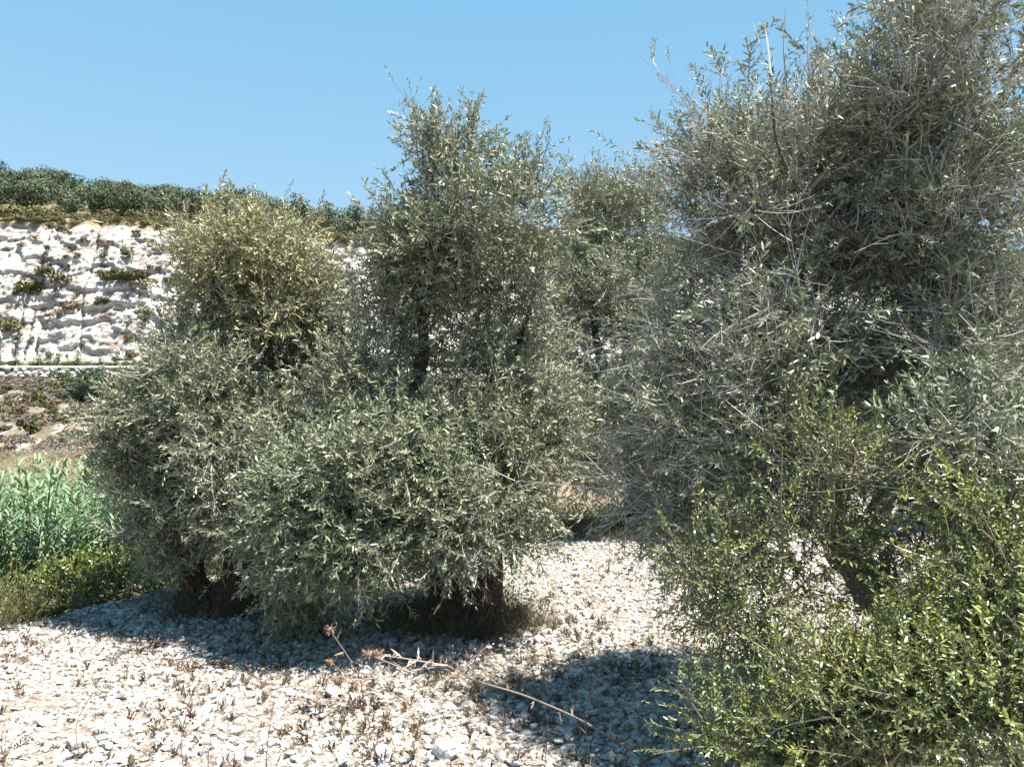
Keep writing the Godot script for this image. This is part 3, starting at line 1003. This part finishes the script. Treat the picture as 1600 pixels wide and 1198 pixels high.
	woody("olive_tree", "large olive tree with leaning grey trunk and many bare pale twigs", "tree", b,
		[["trunk", [b, P(1440, 1000, 4.45), P(1335, 880, 4.4), P(1280, 760, 4.3), P(1265, 680, 4.2)], 0.13, 0.075],
		["limb", [P(1335, 880, 4.4), P(1390, 760, 4.2), P(1405, 640, 3.85), P(1422, 500, 3.55), P(1403, 410, 3.5)], 0.07, 0.032],
		["limb", [P(1403, 415, 3.5), P(1350, 375, 3.42), P(1276, 324, 3.38), P(1225, 235, 3.4), P(1208, 110, 3.5)], 0.021, 0.003],
		["limb", [P(1403, 410, 3.5), P(1400, 370, 3.5), P(1430, 280, 3.75), P(1470, 180, 3.7)], 0.022, 0.008],
		["limb", [P(1402, 390, 3.5), P(1340, 335, 3.6), P(1320, 270, 3.9), P(1340, 180, 3.9)], 0.018, 0.006],
		["limb", [P(1405, 405, 3.5), P(1480, 330, 3.7), P(1560, 250, 3.6)], 0.02, 0.007],
		["limb", [P(1265, 680, 4.2), P(1220, 600, 4.0), P(1180, 480, 3.9)], 0.04, 0.01],
		["limb", [P(1280, 760, 4.3), P(1180, 700, 3.9), P(1080, 660, 3.7)], 0.03, 0.008],
		["limb", [P(1600, 660, 3.0), P(1480, 655, 2.95), P(1400, 675, 2.9), P(1330, 720, 2.9)], 0.009, 0.004],
		["limb", [P(1600, 640, 3.0), P(1500, 580, 2.9), P(1430, 530, 2.9), P(1400, 480, 2.9)], 0.008, 0.003],
		["limb", [P(1422, 500, 3.55), P(1500, 400, 3.6), P(1580, 250, 3.6)], 0.025, 0.008]],
		[[P(1200, 270, 3.85), Vector3(0.42, 0.5, 0.4), 26, 6, 0.15, 0.45, T],
		[P(1120, 270, 3.8), Vector3(0.22, 0.34, 0.2), 14, 6, 0.12, 0.5, T],
		[P(1330, 260, 4.1), Vector3(0.45, 0.45, 0.35), 34, 7, 0.16, 0.3, T],
		[P(1500, 120, 3.6), Vector3(0.54, 0.6, 0.5), 46, 7, 0.17, 0.3, T],
		[P(1400, 250, 3.7), Vector3(0.36, 0.45, 0.3), 26, 7, 0.17, 0.3, T],
		[P(1450, 350, 3.6), Vector3(0.3, 0.3, 0.3), 16, 7, 0.17, 0.2, T],
		[P(1540, 310, 3.7), Vector3(0.5, 0.45, 0.4), 38, 7, 0.17, 0.2, T],
		[P(1180, 420, 3.95), Vector3(0.54, 0.44, 0.5), 44, 8, 0.17, 0.2, T],
		[P(1320, 440, 4.1), Vector3(0.45, 0.3, 0.4), 26, 10, 0.17, 0.2, T],
		[P(1170, 560, 3.7), Vector3(0.52, 0.42, 0.5), 50, 8, 0.17, 0.1, T],
		[P(1320, 590, 4.0), Vector3(0.5, 0.36, 0.4), 40, 8, 0.17, 0.1, T],
		[P(1090, 690, 3.7), Vector3(0.36, 0.36, 0.4), 27, 8, 0.16, -0.1, T],
		[P(1050, 780, 3.7), Vector3(0.18, 0.2, 0.25), 9, 8, 0.14, -0.3, T],
		[P(1110, 850, 3.6), Vector3(0.16, 0.18, 0.2), 7, 7, 0.14, -0.3, T],
		[P(1520, 540, 3.5), Vector3(0.48, 0.4, 0.5), 44, 8, 0.17, 0.1, T],
		[P(1520, 740, 3.0), Vector3(0.32, 0.3, 0.4), 34, 15, 0.15, -0.1, G],
		[P(1250, 720, 3.4), Vector3(0.3, 0.22, 0.3), 20, 14, 0.15, -0.1, T]],
		[[[P(1150, 260, 3.8), P(1135, 170, 3.8), P(1128, 100, 3.8)], 9, T], [[P(1180, 220, 3.8), P(1172, 140, 3.8), P(1178, 60, 3.8)], 8, T], [[P(1090, 300, 3.8), P(1078, 240, 3.8), P(1085, 190, 3.8)], 8, T], [[P(1290, 180, 3.8), P(1270, 120, 3.8), P(1265, 65, 3.8)], 7, T], [[P(1380, 160, 3.7), P(1372, 110, 3.7), P(1385, 70, 3.7)], 9, T], [[P(1480, 60, 3.6), P(1440, 40, 3.6), P(1415, 20, 3.6)], 10, T], [[P(1120, 260, 3.8), P(1110, 180, 3.8), P(1115, 120, 3.8)], 5, T], [[P(1100, 240, 3.8), P(1080, 225, 3.8), P(1072, 200, 3.8)], 6, T], [[P(1100, 320, 3.8), P(1070, 290, 3.8), P(1055, 262, 3.8)], 8, T], [[P(1340, 180, 3.8), P(1350, 100, 3.8), P(1345, 65, 3.8)], 6, T], [[P(1240, 180, 3.75), P(1228, 80, 3.75), P(1232, 5, 3.75)], 3, T], [[P(1208, 115, 3.5), P(1203, 70, 3.6), P(1197, 28, 3.75)], 1, T], [[P(1270, 200, 3.8), P(1300, 120, 3.8), P(1300, 60, 3.8)], 2, T]],
		big, M.olive, Color(0.16, 0.145, 0.135), Color(0.36, 0.34, 0.31), 300, 3200, 0.02)

	# dark green one behind
	b = Vector3(5.4, -0.05, -9.5)
	woody("evergreen_tree", "dark green leafy tree behind the bare twigged olive", "tree", b,
		[["trunk", [b, b + Vector3(0.1, 1.0, 0), P(1480, 560, 9.5)], 0.18, 0.09],
		["limb", [P(1480, 560, 9.5), P(1440, 480, 9.4), P(1430, 420, 9.4)], 0.06, 0.02],
		["limb", [P(1480, 560, 9.5), P(1560, 470, 9.4), P(1580, 420, 9.4)], 0.06, 0.02]],
		[[P(1450, 470, 9.3), Vector3(0.8, 0.6, 0.7), 60, 22, 0.22, 0.2, Color(0.6, 0.85, 0.5)],
		[P(1560, 460, 9.3), Vector3(0.8, 0.6, 0.7), 60, 22, 0.22, 0.2, Color(0.6, 0.85, 0.5)],
		[P(1500, 620, 9.2), Vector3(1.1, 0.8, 0.8), 90, 20, 0.22, 0.1, Color(0.6, 0.85, 0.5)],
		[P(1330, 600, 9.6), Vector3(0.9, 0.9, 0.7), 60, 20, 0.22, 0.1, Color(0.7, 0.85, 0.6)]],
		[], ol, M.olive, bark, Color(0.2, 0.17, 0.14), 0, 0, 0.0)

# ------------------------------------------------------------------ shrubs
func build_shrubs() -> void:
	var yellow := Color(1.75, 1.5, 0.7)
	var kinds := []
	for k in 5:
		kinds.append(sprig(R.randf_range(0.14, 0.22), R.randi_range(9, 13), 0.024, 0.0068, Color(0.15, 0.185, 0.085), Color(0.21, 0.24, 0.135), Color(0.2, 0.15, 0.1), yellow if k < 1 else Color(1.2, 1.15, 0.8)))
	var N := Color(0.85, 0.9, 0.85)
	var L := Color(0.98, 1.0, 0.88)
	var b := Vector3(1.55, -0.05, -2.55)
	woody("evergreen_shrub", "yellow green small leaved shrub in front of the leaning olive trunk", "shrub", b,
		[["stem", [b, b + Vector3(-0.1, 0.3, 0), b + Vector3(-0.35, 0.6, 0.05)], 0.022, 0.008],
		["stem", [b + Vector3(0.1, 0, 0.1), b + Vector3(0.15, 0.4, 0.1), b + Vector3(0.1, 0.9, 0.1)], 0.022, 0.007],
		["stem", [b + Vector3(0.1, 0, -0.1), b + Vector3(0.3, 0.4, -0.1), b + Vector3(0.5, 0.95, -0.1)], 0.02, 0.007],
		["stem", [b + Vector3(-0.1, 0, 0), b + Vector3(-0.4, 0.2, -0.1), b + Vector3(-0.75, 0.35, -0.1)], 0.018, 0.006]],
		[[P(1220, 1140, 2.6), Vector3(0.28, 0.2, 0.3), 36, 11, 0.1, 0.25, N],
		[P(1330, 1150, 2.4), Vector3(0.36, 0.22, 0.35), 56, 12, 0.1, 0.25, L],
		[P(1500, 1130, 2.3), Vector3(0.34, 0.26, 0.35), 70, 14, 0.1, 0.25, L],
		[P(1560, 980, 2.4), Vector3(0.26, 0.3, 0.3), 44, 14, 0.1, 0.3, L],
		[P(1160, 920, 3.0), Vector3(0.26, 0.26, 0.3), 28, 9, 0.1, 0.2, N],
		[P(1330, 900, 3.1), Vector3(0.32, 0.28, 0.25), 17, 7, 0.12, 0.2, N],
		[P(1400, 960, 2.9), Vector3(0.25, 0.2, 0.25), 12, 7, 0.12, 0.2, N],
		[P(1230, 840, 3.0), Vector3(0.26, 0.18, 0.3), 20, 8, 0.1, 0.3, N],
		[P(1190, 1030, 2.8), Vector3(0.2, 0.12, 0.3), 10, 8, 0.1, 0.3, N],
		[P(1540, 830, 2.7), Vector3(0.2, 0.26, 0.3), 18, 9, 0.1, 0.35, L],
		[P(1320, 730, 2.9), Vector3(0.26, 0.16, 0.25), 12, 8, 0.1, 0.5, L],
		[P(1520, 1050, 2.5), Vector3(0.2, 0.16, 0.3), 18, 11, 0.1, 0.3, L]],
		[[[P(1220, 900, 2.9), P(1215, 780, 2.9), P(1220, 700, 2.9)], 12, L], [[P(1300, 820, 2.9), P(1300, 720, 2.9), P(1310, 650, 2.9)], 12, L], [[P(1470, 920, 2.6), P(1475, 820, 2.6), P(1470, 745, 2.6)], 14, L], [[P(1340, 980, 2.6), P(1400, 940, 2.5), P(1440, 880, 2.5)], 12, L], [[P(1560, 920, 2.4), P(1575, 850, 2.4), P(1590, 800, 2.4)], 10, L]],
		kinds, M.shrub, Color(0.16, 0.12, 0.09), Color(0.2, 0.15, 0.11), 300, 40, 0.12)
	# low bushes along the edge of the gravel on the left
	var low := []
	for k in 3:
		low.append(sprig(R.randf_range(0.12, 0.2), 7, 0.035, 0.02, Color(0.12, 0.155, 0.045), Color(0.16, 0.19, 0.08), Color(0.2, 0.16, 0.1), Color(1.12, 1.1, 0.9)))
	var spots := [
		[-4.7, -6.9, 0.8, Color(0.95, 0.92, 0.75), "olive brown bramble bush at the outer left edge of the gravel"],
		[-3.95, -6.45, 0.65, Color(1.1, 1.0, 0.7), "low ochre green bramble bush at the gravel edge"],
		[-4.2, -8.0, 0.7, Color(0.8, 1.15, 0.75), "deep green broad leaved bush in front of the reeds"],
		[-3.4, -7.4, 0.6, Color(1.0, 1.2, 0.75), "mid green bush between the reeds and the low yellow bush"],
		[-3.5, -6.45, 0.55, Color(1.15, 1.15, 0.75), "low yellow green bush beside the left olive tree"],
		[-5.6, -7.6, 0.8, Color(0.85, 0.85, 0.55), "olive brown bush in front of the reeds at the left border"]]
	for s in spots:
		var bb := Vector3(s[0], height(s[0], s[1]) + 0.08, s[1])
		var r: float = s[2]
		woody("low_bush", s[4], "bush", bb,
			[["stem", [bb, bb + Vector3(0.05, 0.15, 0.05), bb + Vector3(0.15, 0.35, 0.05)], 0.012, 0.005], ["stem", [bb, bb + Vector3(-0.1, 0.15, 0.0), bb + Vector3(-0.2, 0.3, 0.1)], 0.012, 0.005]],
			[[bb + Vector3(0, 0.2 * r + 0.05, 0), Vector3(r * 0.9, 0.42 * r, r * 0.7), int(90 * r), 15, 0.09, 0.35, s[3]], [bb + Vector3(-0.3 * r, 0.25 * r + 0.05, 0.1), Vector3(r * 0.5, 0.35 * r, r * 0.5), int(34 * r), 15, 0.1, 0.4, s[3]]],
			[], low, M.shrub, Color(0.16, 0.12, 0.09), Color(0.18, 0.14, 0.1), 40)

# ------------------------------------------------------------------ giant reeds
func build_reeds() -> void:
	var kinds := []
	for k in 6:
		var cane := MB.new()
		var h := R.randf_range(2.3, 3.0)
		var lean := Vector3(R.randf_range(-1, 1), 0, R.randf_range(-1, 1)) * 0.35
		var pts := PackedVector3Array()
		for j in 7:
			var t := j / 6.0
			pts.append(Vector3(0, h * t, 0) + lean * t * t)
		tube(cane, pts, taper(7, 0.014, 0.005), 5, Color(0.2, 0.24, 0.12))
		var blades := MB.new()
		var n := 36
		for j in n:
			var t := 0.2 + 0.8 * j / n
			var p := Vector3(0, h * t, 0) + lean * t * t
			var a := (j % 2) * PI + k + R.randf_range(-0.5, 0.5)
			var d := (Vector3(cos(a), 1.0 - 0.2 * t, sin(a))).normalized()
			var l := R.randf_range(0.38, 0.6) * (1.0 - 0.3 * t)
			var c := vary(Color(0.12, 0.195, 0.095) if k < 5 or j % 3 > 0 else Color(0.25, 0.22, 0.12), 0.45)
			var side := d.cross(Vector3.UP).normalized() * 0.012
			var a0 := -1
			var a1 := -1
			for m in 6:
				var u := m / 5.0
				var q := p + d * l * u + Vector3(0, -0.6 * l * u * u * u, 0)
				var wdt := side * (1.0 - u) * (0.5 + 2.0 * u * (1 - u) + 0.5)
				var b0 := blades.add(q - wdt, c)
				var b1 := blades.add(q + wdt, c)
				if a0 >= 0:
					blades.quad(a0, b0, b1, a1)
				a0 = b0
				a1 = b1
		kinds.append([cane.mesh(true), blades.mesh()])
	var n := 0
	var spots := []
	for k in 2000:
		var d := R.randf_range(9.8, 17.0)
		var x := -d * R.randf_range(0.36, 0.78)
		spots.append(Vector2(x, -d))
	spots.sort_custom(func(p, q): return p.y > q.y)
	var rest := [[], [], [], [], [], []]
	for s in spots:
		var k := R.randi() % 6
		var at := Vector3(s.x, height(s.x, s.y) - 0.05, s.y)
		var sc := R.randf_range(1.0, 1.38)
		if n < 240:
			var t := thing("giant_reed", "tall blue green reed in the dense reed stand below the gravel edge", "reed", at, "giant reeds of the stand")
			part("cane", kinds[k][0], M.reed, t)
			part("blades", kinds[k][1], M.reed, t, "stuff")
			t.scale = Vector3.ONE * sc
			t.rotation.y = R.randf() * TAU
			n += 1
		else:
			rest[k].append(Transform3D(Basis(Vector3.UP, R.randf() * TAU) * Basis.from_scale(Vector3.ONE * sc), at))
	var holder := thing("reed_mass", "rear mass of the reed stand in front of the tan bank", "reeds")
	tag(holder, "", "", "", "stuff")
	for k in 6:
		copies("reed_blades", kinds[k][1], M.reed, rest[k], [], holder)

# ------------------------------------------------------------------ gravel
func build_gravel() -> void:
	var stones := []
	for k in 8: stones.append(stone_mesh(R.randf_range(0.5, 0.85), R.randf_range(0.5, 1.1), 12))
	var all := []
	for k in 260000:
		var d := 2.2 + 11.0 * pow(R.randf(), 0.85)
		var x := R.randf_range(-1, 1) * (d * 0.75 + 1.2)
		var s := beyond(x, -d)
		if s > R.randf_range(-0.3, 0.5):
			continue
		var big := pow(R.randf(), 3.6)
		var size := lerpf(0.014, 0.07, big)
		if R.randf() < 0.45 * smoothstep(0.1, 0.4, soft_noise.get_noise_2d(x * 22.0, d * 22.0)):
			continue
		all.append([x, -d, size])
	for k in 70:
		var d := R.randf_range(2.9, 8.0)
		var x := R.randf_range(-0.7, 0.7) * d
		if beyond(x, -d) < -0.2:
			all.append([x, -d, R.randf_range(0.08, 0.15)])
	all.sort_custom(func(p, q): return p[2] / -p[1] > q[2] / -q[1])
	var xf := []
	var cols := []
	for k in 8:
		xf.append([])
		cols.append([])
	var n := 0
	for a in all:
		var size: float = a[2]
		var b := Basis.from_euler(Vector3(R.randf_range(-0.35, 0.35), R.randf() * TAU, R.randf_range(-0.35, 0.35))) * Basis.from_scale(Vector3(size * R.randf_range(0.85, 1.3), size * R.randf_range(0.8, 1.1), size))
		var t := Transform3D(b, Vector3(a[0], height(a[0], a[1]) + size * R.randf_range(-0.1, 0.2), a[1]))
		var k := R.randi() % 8
		if n < 300 and absf(a[0] / a[1]) < 0.68 and a[1] < -3.0:
			var o := part("stone", stones[k], M.pebble[R.randi() % M.pebble.size()], ground)
			o.transform = t
			n += 1
		else:
			xf[k].append(t)
			var g := R.randf_range(0.5, 1.0)
			cols[k].append(Color(g * 0.52, g * 0.508, g * 0.488) if R.randf() < 0.9 else Color(0.42, 0.34, 0.27))
	var holder := thing("gravel", "white chalk pebbles strewn over the ground", "gravel")
	tag(holder, "", "", "", "stuff")
	for k in 8:
		copies("pebbles", stones[k], M.stone, xf[k], cols[k], holder)

# ------------------------------------------------------------------ dry thistle and weeds
func thistle_head(parent: Node, at: Vector3, up: Vector3, r: float) -> void:
	var mb := MB.new()
	var rings := 6
	for j in rings + 1:
		var a := PI * j / rings
		for s in 9:
			mb.add(Vector3(sin(a) * cos(TAU * s / 9) * r * 0.72, -cos(a) * r * 0.6, sin(a) * sin(TAU * s / 9) * r * 0.72), vary(Color(0.2, 0.13, 0.09), 0.2))
	for j in rings:
		for s in 9:
			var a := j * 9 + s
			var b := j * 9 + (s + 1) % 9
			mb.quad(a, a + 9, b + 9, b)
	var head := part("flower_head", mb.mesh(true), M.dry, parent)
	head.transform = Transform3D(aim(up, 0, 1), at)
	var sp := MB.new()
	for k in 70:
		var d := rv().normalized()
		if d.y < -0.6: continue
		leaf(sp, d * r * 0.55, d, Vector3(0.3, 1, 0.2), r * R.randf_range(0.7, 1.2), 0.0035, vary(Color(0.3, 0.205, 0.145), 0.3), Color(0.3, 0.21, 0.15), 0.2)
	part("bracts", sp.mesh(), M.dry, head, "stuff")

func spiny_stem(parent: Node, pts: Array, r0: float, r1: float, leaves: int, col: Color) -> void:
	var p := path(pts, 0.03, 0.008)
	var mb := MB.new()
	tube(mb, p, taper(p.size(), r0, r1), 5, col)
	part("stem", mb.mesh(true), M.dry, parent)
	for k in leaves:
		var lf := MB.new()
		var q := p[int((k + 0.5) / leaves * (p.size() - 1))]
		var d := (rv() + Vector3(0, 0.15, 0)).normalized()
		leaf(lf, q, d, rv(), R.randf_range(0.035, 0.075), 0.009, vary(col * 1.2, 0.2), vary(col * 1.3, 0.2), R.randf_range(0, 0.9))
		for j in 3:
			leaf(lf, q + d * 0.012 * (j + 1), (d * 0.4 + rv()).normalized(), rv(), 0.022, 0.004, vary(col * 1.2, 0.2), col * 1.3, 0.0)
		part("leaf", lf.mesh(), M.dry, parent)

func build_thistle() -> void:
	var straw := Color(0.3, 0.245, 0.205)
	var b := P(1010, 1190, 3.37)
	var t := thing("dry_thistle", "dry fallen thistle with long spiny stem and rusty flower heads", "thistle", b)
	var W := func(x, y, d): return P(x, y, d) - b
	spiny_stem(t, [Vector3.ZERO, W.call(990, 1170, 3.36), W.call(900, 1117, 3.34), W.call(812, 1080, 3.32), W.call(747, 1060, 3.3), W.call(700, 1037, 3.3)], 0.0052, 0.004, 16, straw * 0.6)
	spiny_stem(t, [W.call(700, 1037, 3.3), W.call(668, 1032, 3.28), W.call(630, 1026, 3.26), W.call(594, 1022, 3.25)], 0.004, 0.002, 10, straw)
	spiny_stem(t, [W.call(700, 1037, 3.3), W.call(659, 1043, 3.25), W.call(607, 1054, 3.2), W.call(572, 1058, 3.18), W.call(533, 1061, 3.16)], 0.0035, 0.002, 12, straw)
	spiny_stem(t, [W.call(720, 1046, 3.3), W.call(745, 1022, 3.32), W.call(766, 1003, 3.33)], 0.003, 0.0015, 6, straw)
	spiny_stem(t, [W.call(640, 1047, 3.23), W.call(612, 1034, 3.22), W.call(586, 1024, 3.22)], 0.003, 0.0015, 5, straw)
	spiny_stem(t, [W.call(719, 1044, 3.3), W.call(690, 1066, 3.25), W.call(672, 1084, 3.22)], 0.003, 0.0015, 5, straw)
	thistle_head(t, W.call(578, 1020, 3.22), Vector3(-0.6, 0.7, 0.4), 0.025)
	thistle_head(t, W.call(594, 1020, 3.25), Vector3(-0.3, 0.8, 0.5), 0.019)
	thistle_head(t, W.call(530, 1061, 3.16), Vector3(-0.8, 0.2, 0.5), 0.028)
	thistle_head(t, W.call(555, 1070, 3.17), Vector3(-0.5, 0.3, 0.6), 0.017)
	var b2 := Vector3(-0.75, 0, -3.9)
	var t2 := thing("dry_thistle", "pale faded thistle under the skirt of the middle olive tree", "thistle", b2)
	spiny_stem(t2, [Vector3.ZERO, Vector3(-0.02, 0.2, 0.02), P(517, 984, 3.85) - b2], 0.004, 0.002, 7, Color(0.22, 0.17, 0.13))
	spiny_stem(t2, [Vector3(-0.02, 0.15, 0.01), Vector3(-0.08, 0.2, 0.02), P(517, 1032, 3.8) - b2], 0.003, 0.002, 4, Color(0.22, 0.17, 0.13))
	thistle_head(t2, P(517, 982, 3.85) - b2, Vector3(-0.3, 0.8, 0.3), 0.022)
	thistle_head(t2, P(517, 1032, 3.8) - b2, Vector3(-0.6, 0.6, 0.3), 0.02)

func weed_mesh(h: float, stems: int, col: Color, leaves: int) -> ArrayMesh:
	var mb := MB.new()
	for k in stems:
		var d := Vector3(R.randf_range(-1, 1), 1.1, R.randf_range(-1, 1)).normalized()
		var l := h * R.randf_range(0.6, 1.1)
		var e := d * l
		var p := path([Vector3.ZERO, e * 0.5 + rv() * 0.15 * l, e + rv() * 0.2 * l], l / 4.0, 0.0)
		tube(mb, p, taper(p.size(), 0.0016, 0.0007), 3, vary(col, 0.25))
		for j in leaves:
			leaf(mb, p[R.randi_range(1, p.size() - 1)], (d + rv()).normalized(), rv(), R.randf_range(0.012, 0.03), 0.005, vary(col, 0.3), vary(col * 1.2, 0.3), 0.3)
	return mb.mesh()

func build_weeds() -> void:
	# low reddish dry weeds between the stones
	var kinds := []
	for k in 4: kinds.append(weed_mesh(0.034, 4, [Color(0.14, 0.085, 0.06), Color(0.17, 0.12, 0.085), Color(0.11, 0.08, 0.06), Color(0.15, 0.12, 0.075)][k], 3))
	var xf := [[], [], [], []]
	for k in 27000:
		var d := R.randf_range(2.4, 8.5)
		var x := R.randf_range(-1, 1) * (d * 0.72 + 0.5)
		if beyond(x, -d) > 0.4:
			continue
		var dens := smoothstep(-0.05, 0.35, soft_noise.get_noise_2d(x * 18.0 + 30.0, d * 18.0)) * 0.35 + 0.1
		dens += 0.5 * exp(-pow((x + 0.35) / 0.9, 2) - pow((d - 4.0) / 0.5, 2))
		dens *= 0.35 + 1.3 * smoothstep(-0.2, 0.35, soft_noise.get_noise_2d(x * 60.0, d * 60.0)) * smoothstep(-0.4, 0.3, soft_noise.get_noise_2d(x * 7.0 + 60.0, d * 7.0))
		if R.randf() > dens:
			continue
		xf[k % 4].append(Transform3D(Basis(Vector3.UP, R.randf() * TAU) * Basis.from_scale(Vector3.ONE * lerpf(0.3, 1.6, pow(R.randf(), 2.2))), Vector3(x, height(x, -d), -d)))
	var holder := thing("dry_weeds", "reddish brown dry weeds growing between the stones", "weeds")
	tag(holder, "", "", "", "stuff")
	for k in 4:
		copies("weed_tufts", kinds[k], M.dry, xf[k], [], holder)
	# fallen leaves and bits of twig
	var dead := []
	for k in 3:
		var lm := MB.new()
		leaf(lm, Vector3.ZERO, Vector3(0, 0, 1), Vector3.UP, 0.05, 0.011, [Color(0.2, 0.15, 0.1), Color(0.28, 0.25, 0.19), Color(0.13, 0.095, 0.07)][k], Color(0.3, 0.26, 0.2), 0.6)
		tube(lm, PackedVector3Array([Vector3(0.02, 0.004, -0.03), Vector3(0.03, 0.008, 0.02), Vector3(0.025, 0.004, 0.08)]), taper(3, 0.0018, 0.001), 3, Color(0.2, 0.16, 0.13))
		dead.append(lm.mesh())
	var lf := [[], [], []]
	for k in 7000:
		var d := R.randf_range(2.4, 9.0)
		var x := R.randf_range(-0.75, 0.75) * d
		var under_tree := exp(-pow((x + 0.4) / 1.2, 2) - pow((d - 4.6) / 0.9, 2)) + exp(-pow((x + 2.0) / 1.0, 2) - pow((d - 5.4) / 0.7, 2)) + exp(-pow((x - 1.9) / 1.2, 2) - pow((d - 4.0) / 1.2, 2))
		if beyond(x, -d) > 0.2 or R.randf() > 0.12 + 0.8 * under_tree:
			continue
		lf[k % 3].append(Transform3D(Basis.from_euler(Vector3(R.randf_range(-0.5, 0.5), R.randf() * TAU, R.randf_range(-0.6, 0.6))) * Basis.from_scale(Vector3.ONE * R.randf_range(0.6, 1.2)), Vector3(x, height(x, -d) + R.randf_range(0.008, 0.035), -d)))
	holder = thing("leaf_litter", "dead olive leaves and twig bits fallen between the stones", "litter")
	tag(holder, "", "", "", "stuff")
	for k in 3:
		copies("dead_leaves", dead[k], M.dry, lf[k], [], holder)
	# undergrowth on the far edge of the gravel and down the bank
	var tufts := []
	for k in 3: tufts.append(weed_mesh(0.32, 16, [Color(0.15, 0.125, 0.075), Color(0.11, 0.15, 0.055), Color(0.14, 0.155, 0.065)][k], 7))
	var uf := [[], [], []]
	for k in 9000:
		var d := R.randf_range(5.2, 20.0)
		var x := R.randf_range(-0.8, 0.75) * d
		var s := beyond(x, -d)
		if s < R.randf_range(-0.1, 0.5) or s > 7.0:
			continue
		if x < -2.4 and s > 0.4 and s < 2.6 and R.randf() < 0.8:
			continue
		uf[k % 3].append(Transform3D(Basis(Vector3.UP, R.randf() * TAU) * Basis.from_scale(Vector3.ONE * R.randf_range(0.6, 1.6)), Vector3(x, height(x, -d), -d)))
	holder = thing("undergrowth", "brown and yellow green undergrowth along the bank below the gravel", "undergrowth")
	tag(holder, "", "", "", "stuff")
	for spot in [[-2.1, -5.9, 0.6, 130], [-0.4, -5.4, 0.6, 150], [1.6, -9.0, 1.2, 260], [-0.15, -4.2, 0.35, 14]]:
		for k in int(spot[3]):
			var p := rv() * float(spot[2])
			var at := Vector3(spot[0] + p.x * 1.3, 0, spot[1] + p.z * 0.7)
			at.y = height(at.x, at.z)
			uf[0].append(Transform3D(Basis(Vector3.UP, R.randf() * TAU) * Basis.from_scale(Vector3.ONE * R.randf_range(0.3, 0.8)), at))
	for k in 3:
		copies("undergrowth_tufts", tufts[k], M.dry, uf[k], [], holder)
	# tan grass on the valley side
	var grass := weed_mesh(0.8, 26, Color(0.32, 0.265, 0.19), 2)
	var gf := []
	for k in 5000:
		var d := R.randf_range(20.0, 49.0)
		var x := R.randf_range(-0.8, -0.3) * d
		gf.append(Transform3D(Basis(Vector3.UP, R.randf() * TAU) * Basis.from_scale(Vector3(1.6, 1, 1.6) * R.randf_range(0.7, 1.5)), Vector3(x, height(x, -d) if d < 44.0 else slope_height(x, -d), -d)))
	tag(copies("dry_grass", grass, M.dry, gf, [], self), "tan dry grass on the bank behind the reeds", "grass")
	# bare stalks standing in the foreground
	var stalk_at := [[-1.35, -3.2, 0.38], [-1.2, -3.1, 0.3], [-1.05, -3.3, 0.34], [0.12, -3.15, 0.3], [0.35, -3.35, 0.42], [0.48, -3.2, 0.36], [0.72, -3.3, 0.4], [0.85, -3.05, 0.33], [-0.28, -3.1, 0.26], [-1.9, -3.4, 0.3]]
	for s in stalk_at:
		var t := thing("dry_stalk", "thin brown leafless weed stalk standing among the foreground stones", "weed", Vector3(s[0], height(s[0], s[1]), s[1]), "dry stalks in the foreground")
		var col := vary(Color(0.17, 0.12, 0.09), 0.3)
		var p := path([Vector3.ZERO, Vector3(R.randf_range(-0.04, 0.04), s[2] * 0.5, 0), Vector3(R.randf_range(-0.1, 0.1), s[2], R.randf_range(-0.05, 0.05))], 0.03, 0.012)
		var mb := MB.new()
		tube(mb, p, taper(p.size(), 0.0026, 0.001), 4, col)
		part("stem", mb.mesh(), M.dry, t)
		for k in 5:
			var q := p[R.randi_range(3, p.size() - 1)]
			var e := q + (rv() + Vector3(0, 0.5, 0)).normalized() * R.randf_range(0.03, 0.1)
			var sm := MB.new()
			tube(sm, path([q, q.lerp(e, 0.5) + rv() * 0.008, e], 0.02, 0.0), taper(maxi(2, int(q.distance_to(e) / 0.02)) + 2, 0.0014, 0.0007), 3, col)
			part("side_twig", sm.mesh(), M.dry, t)
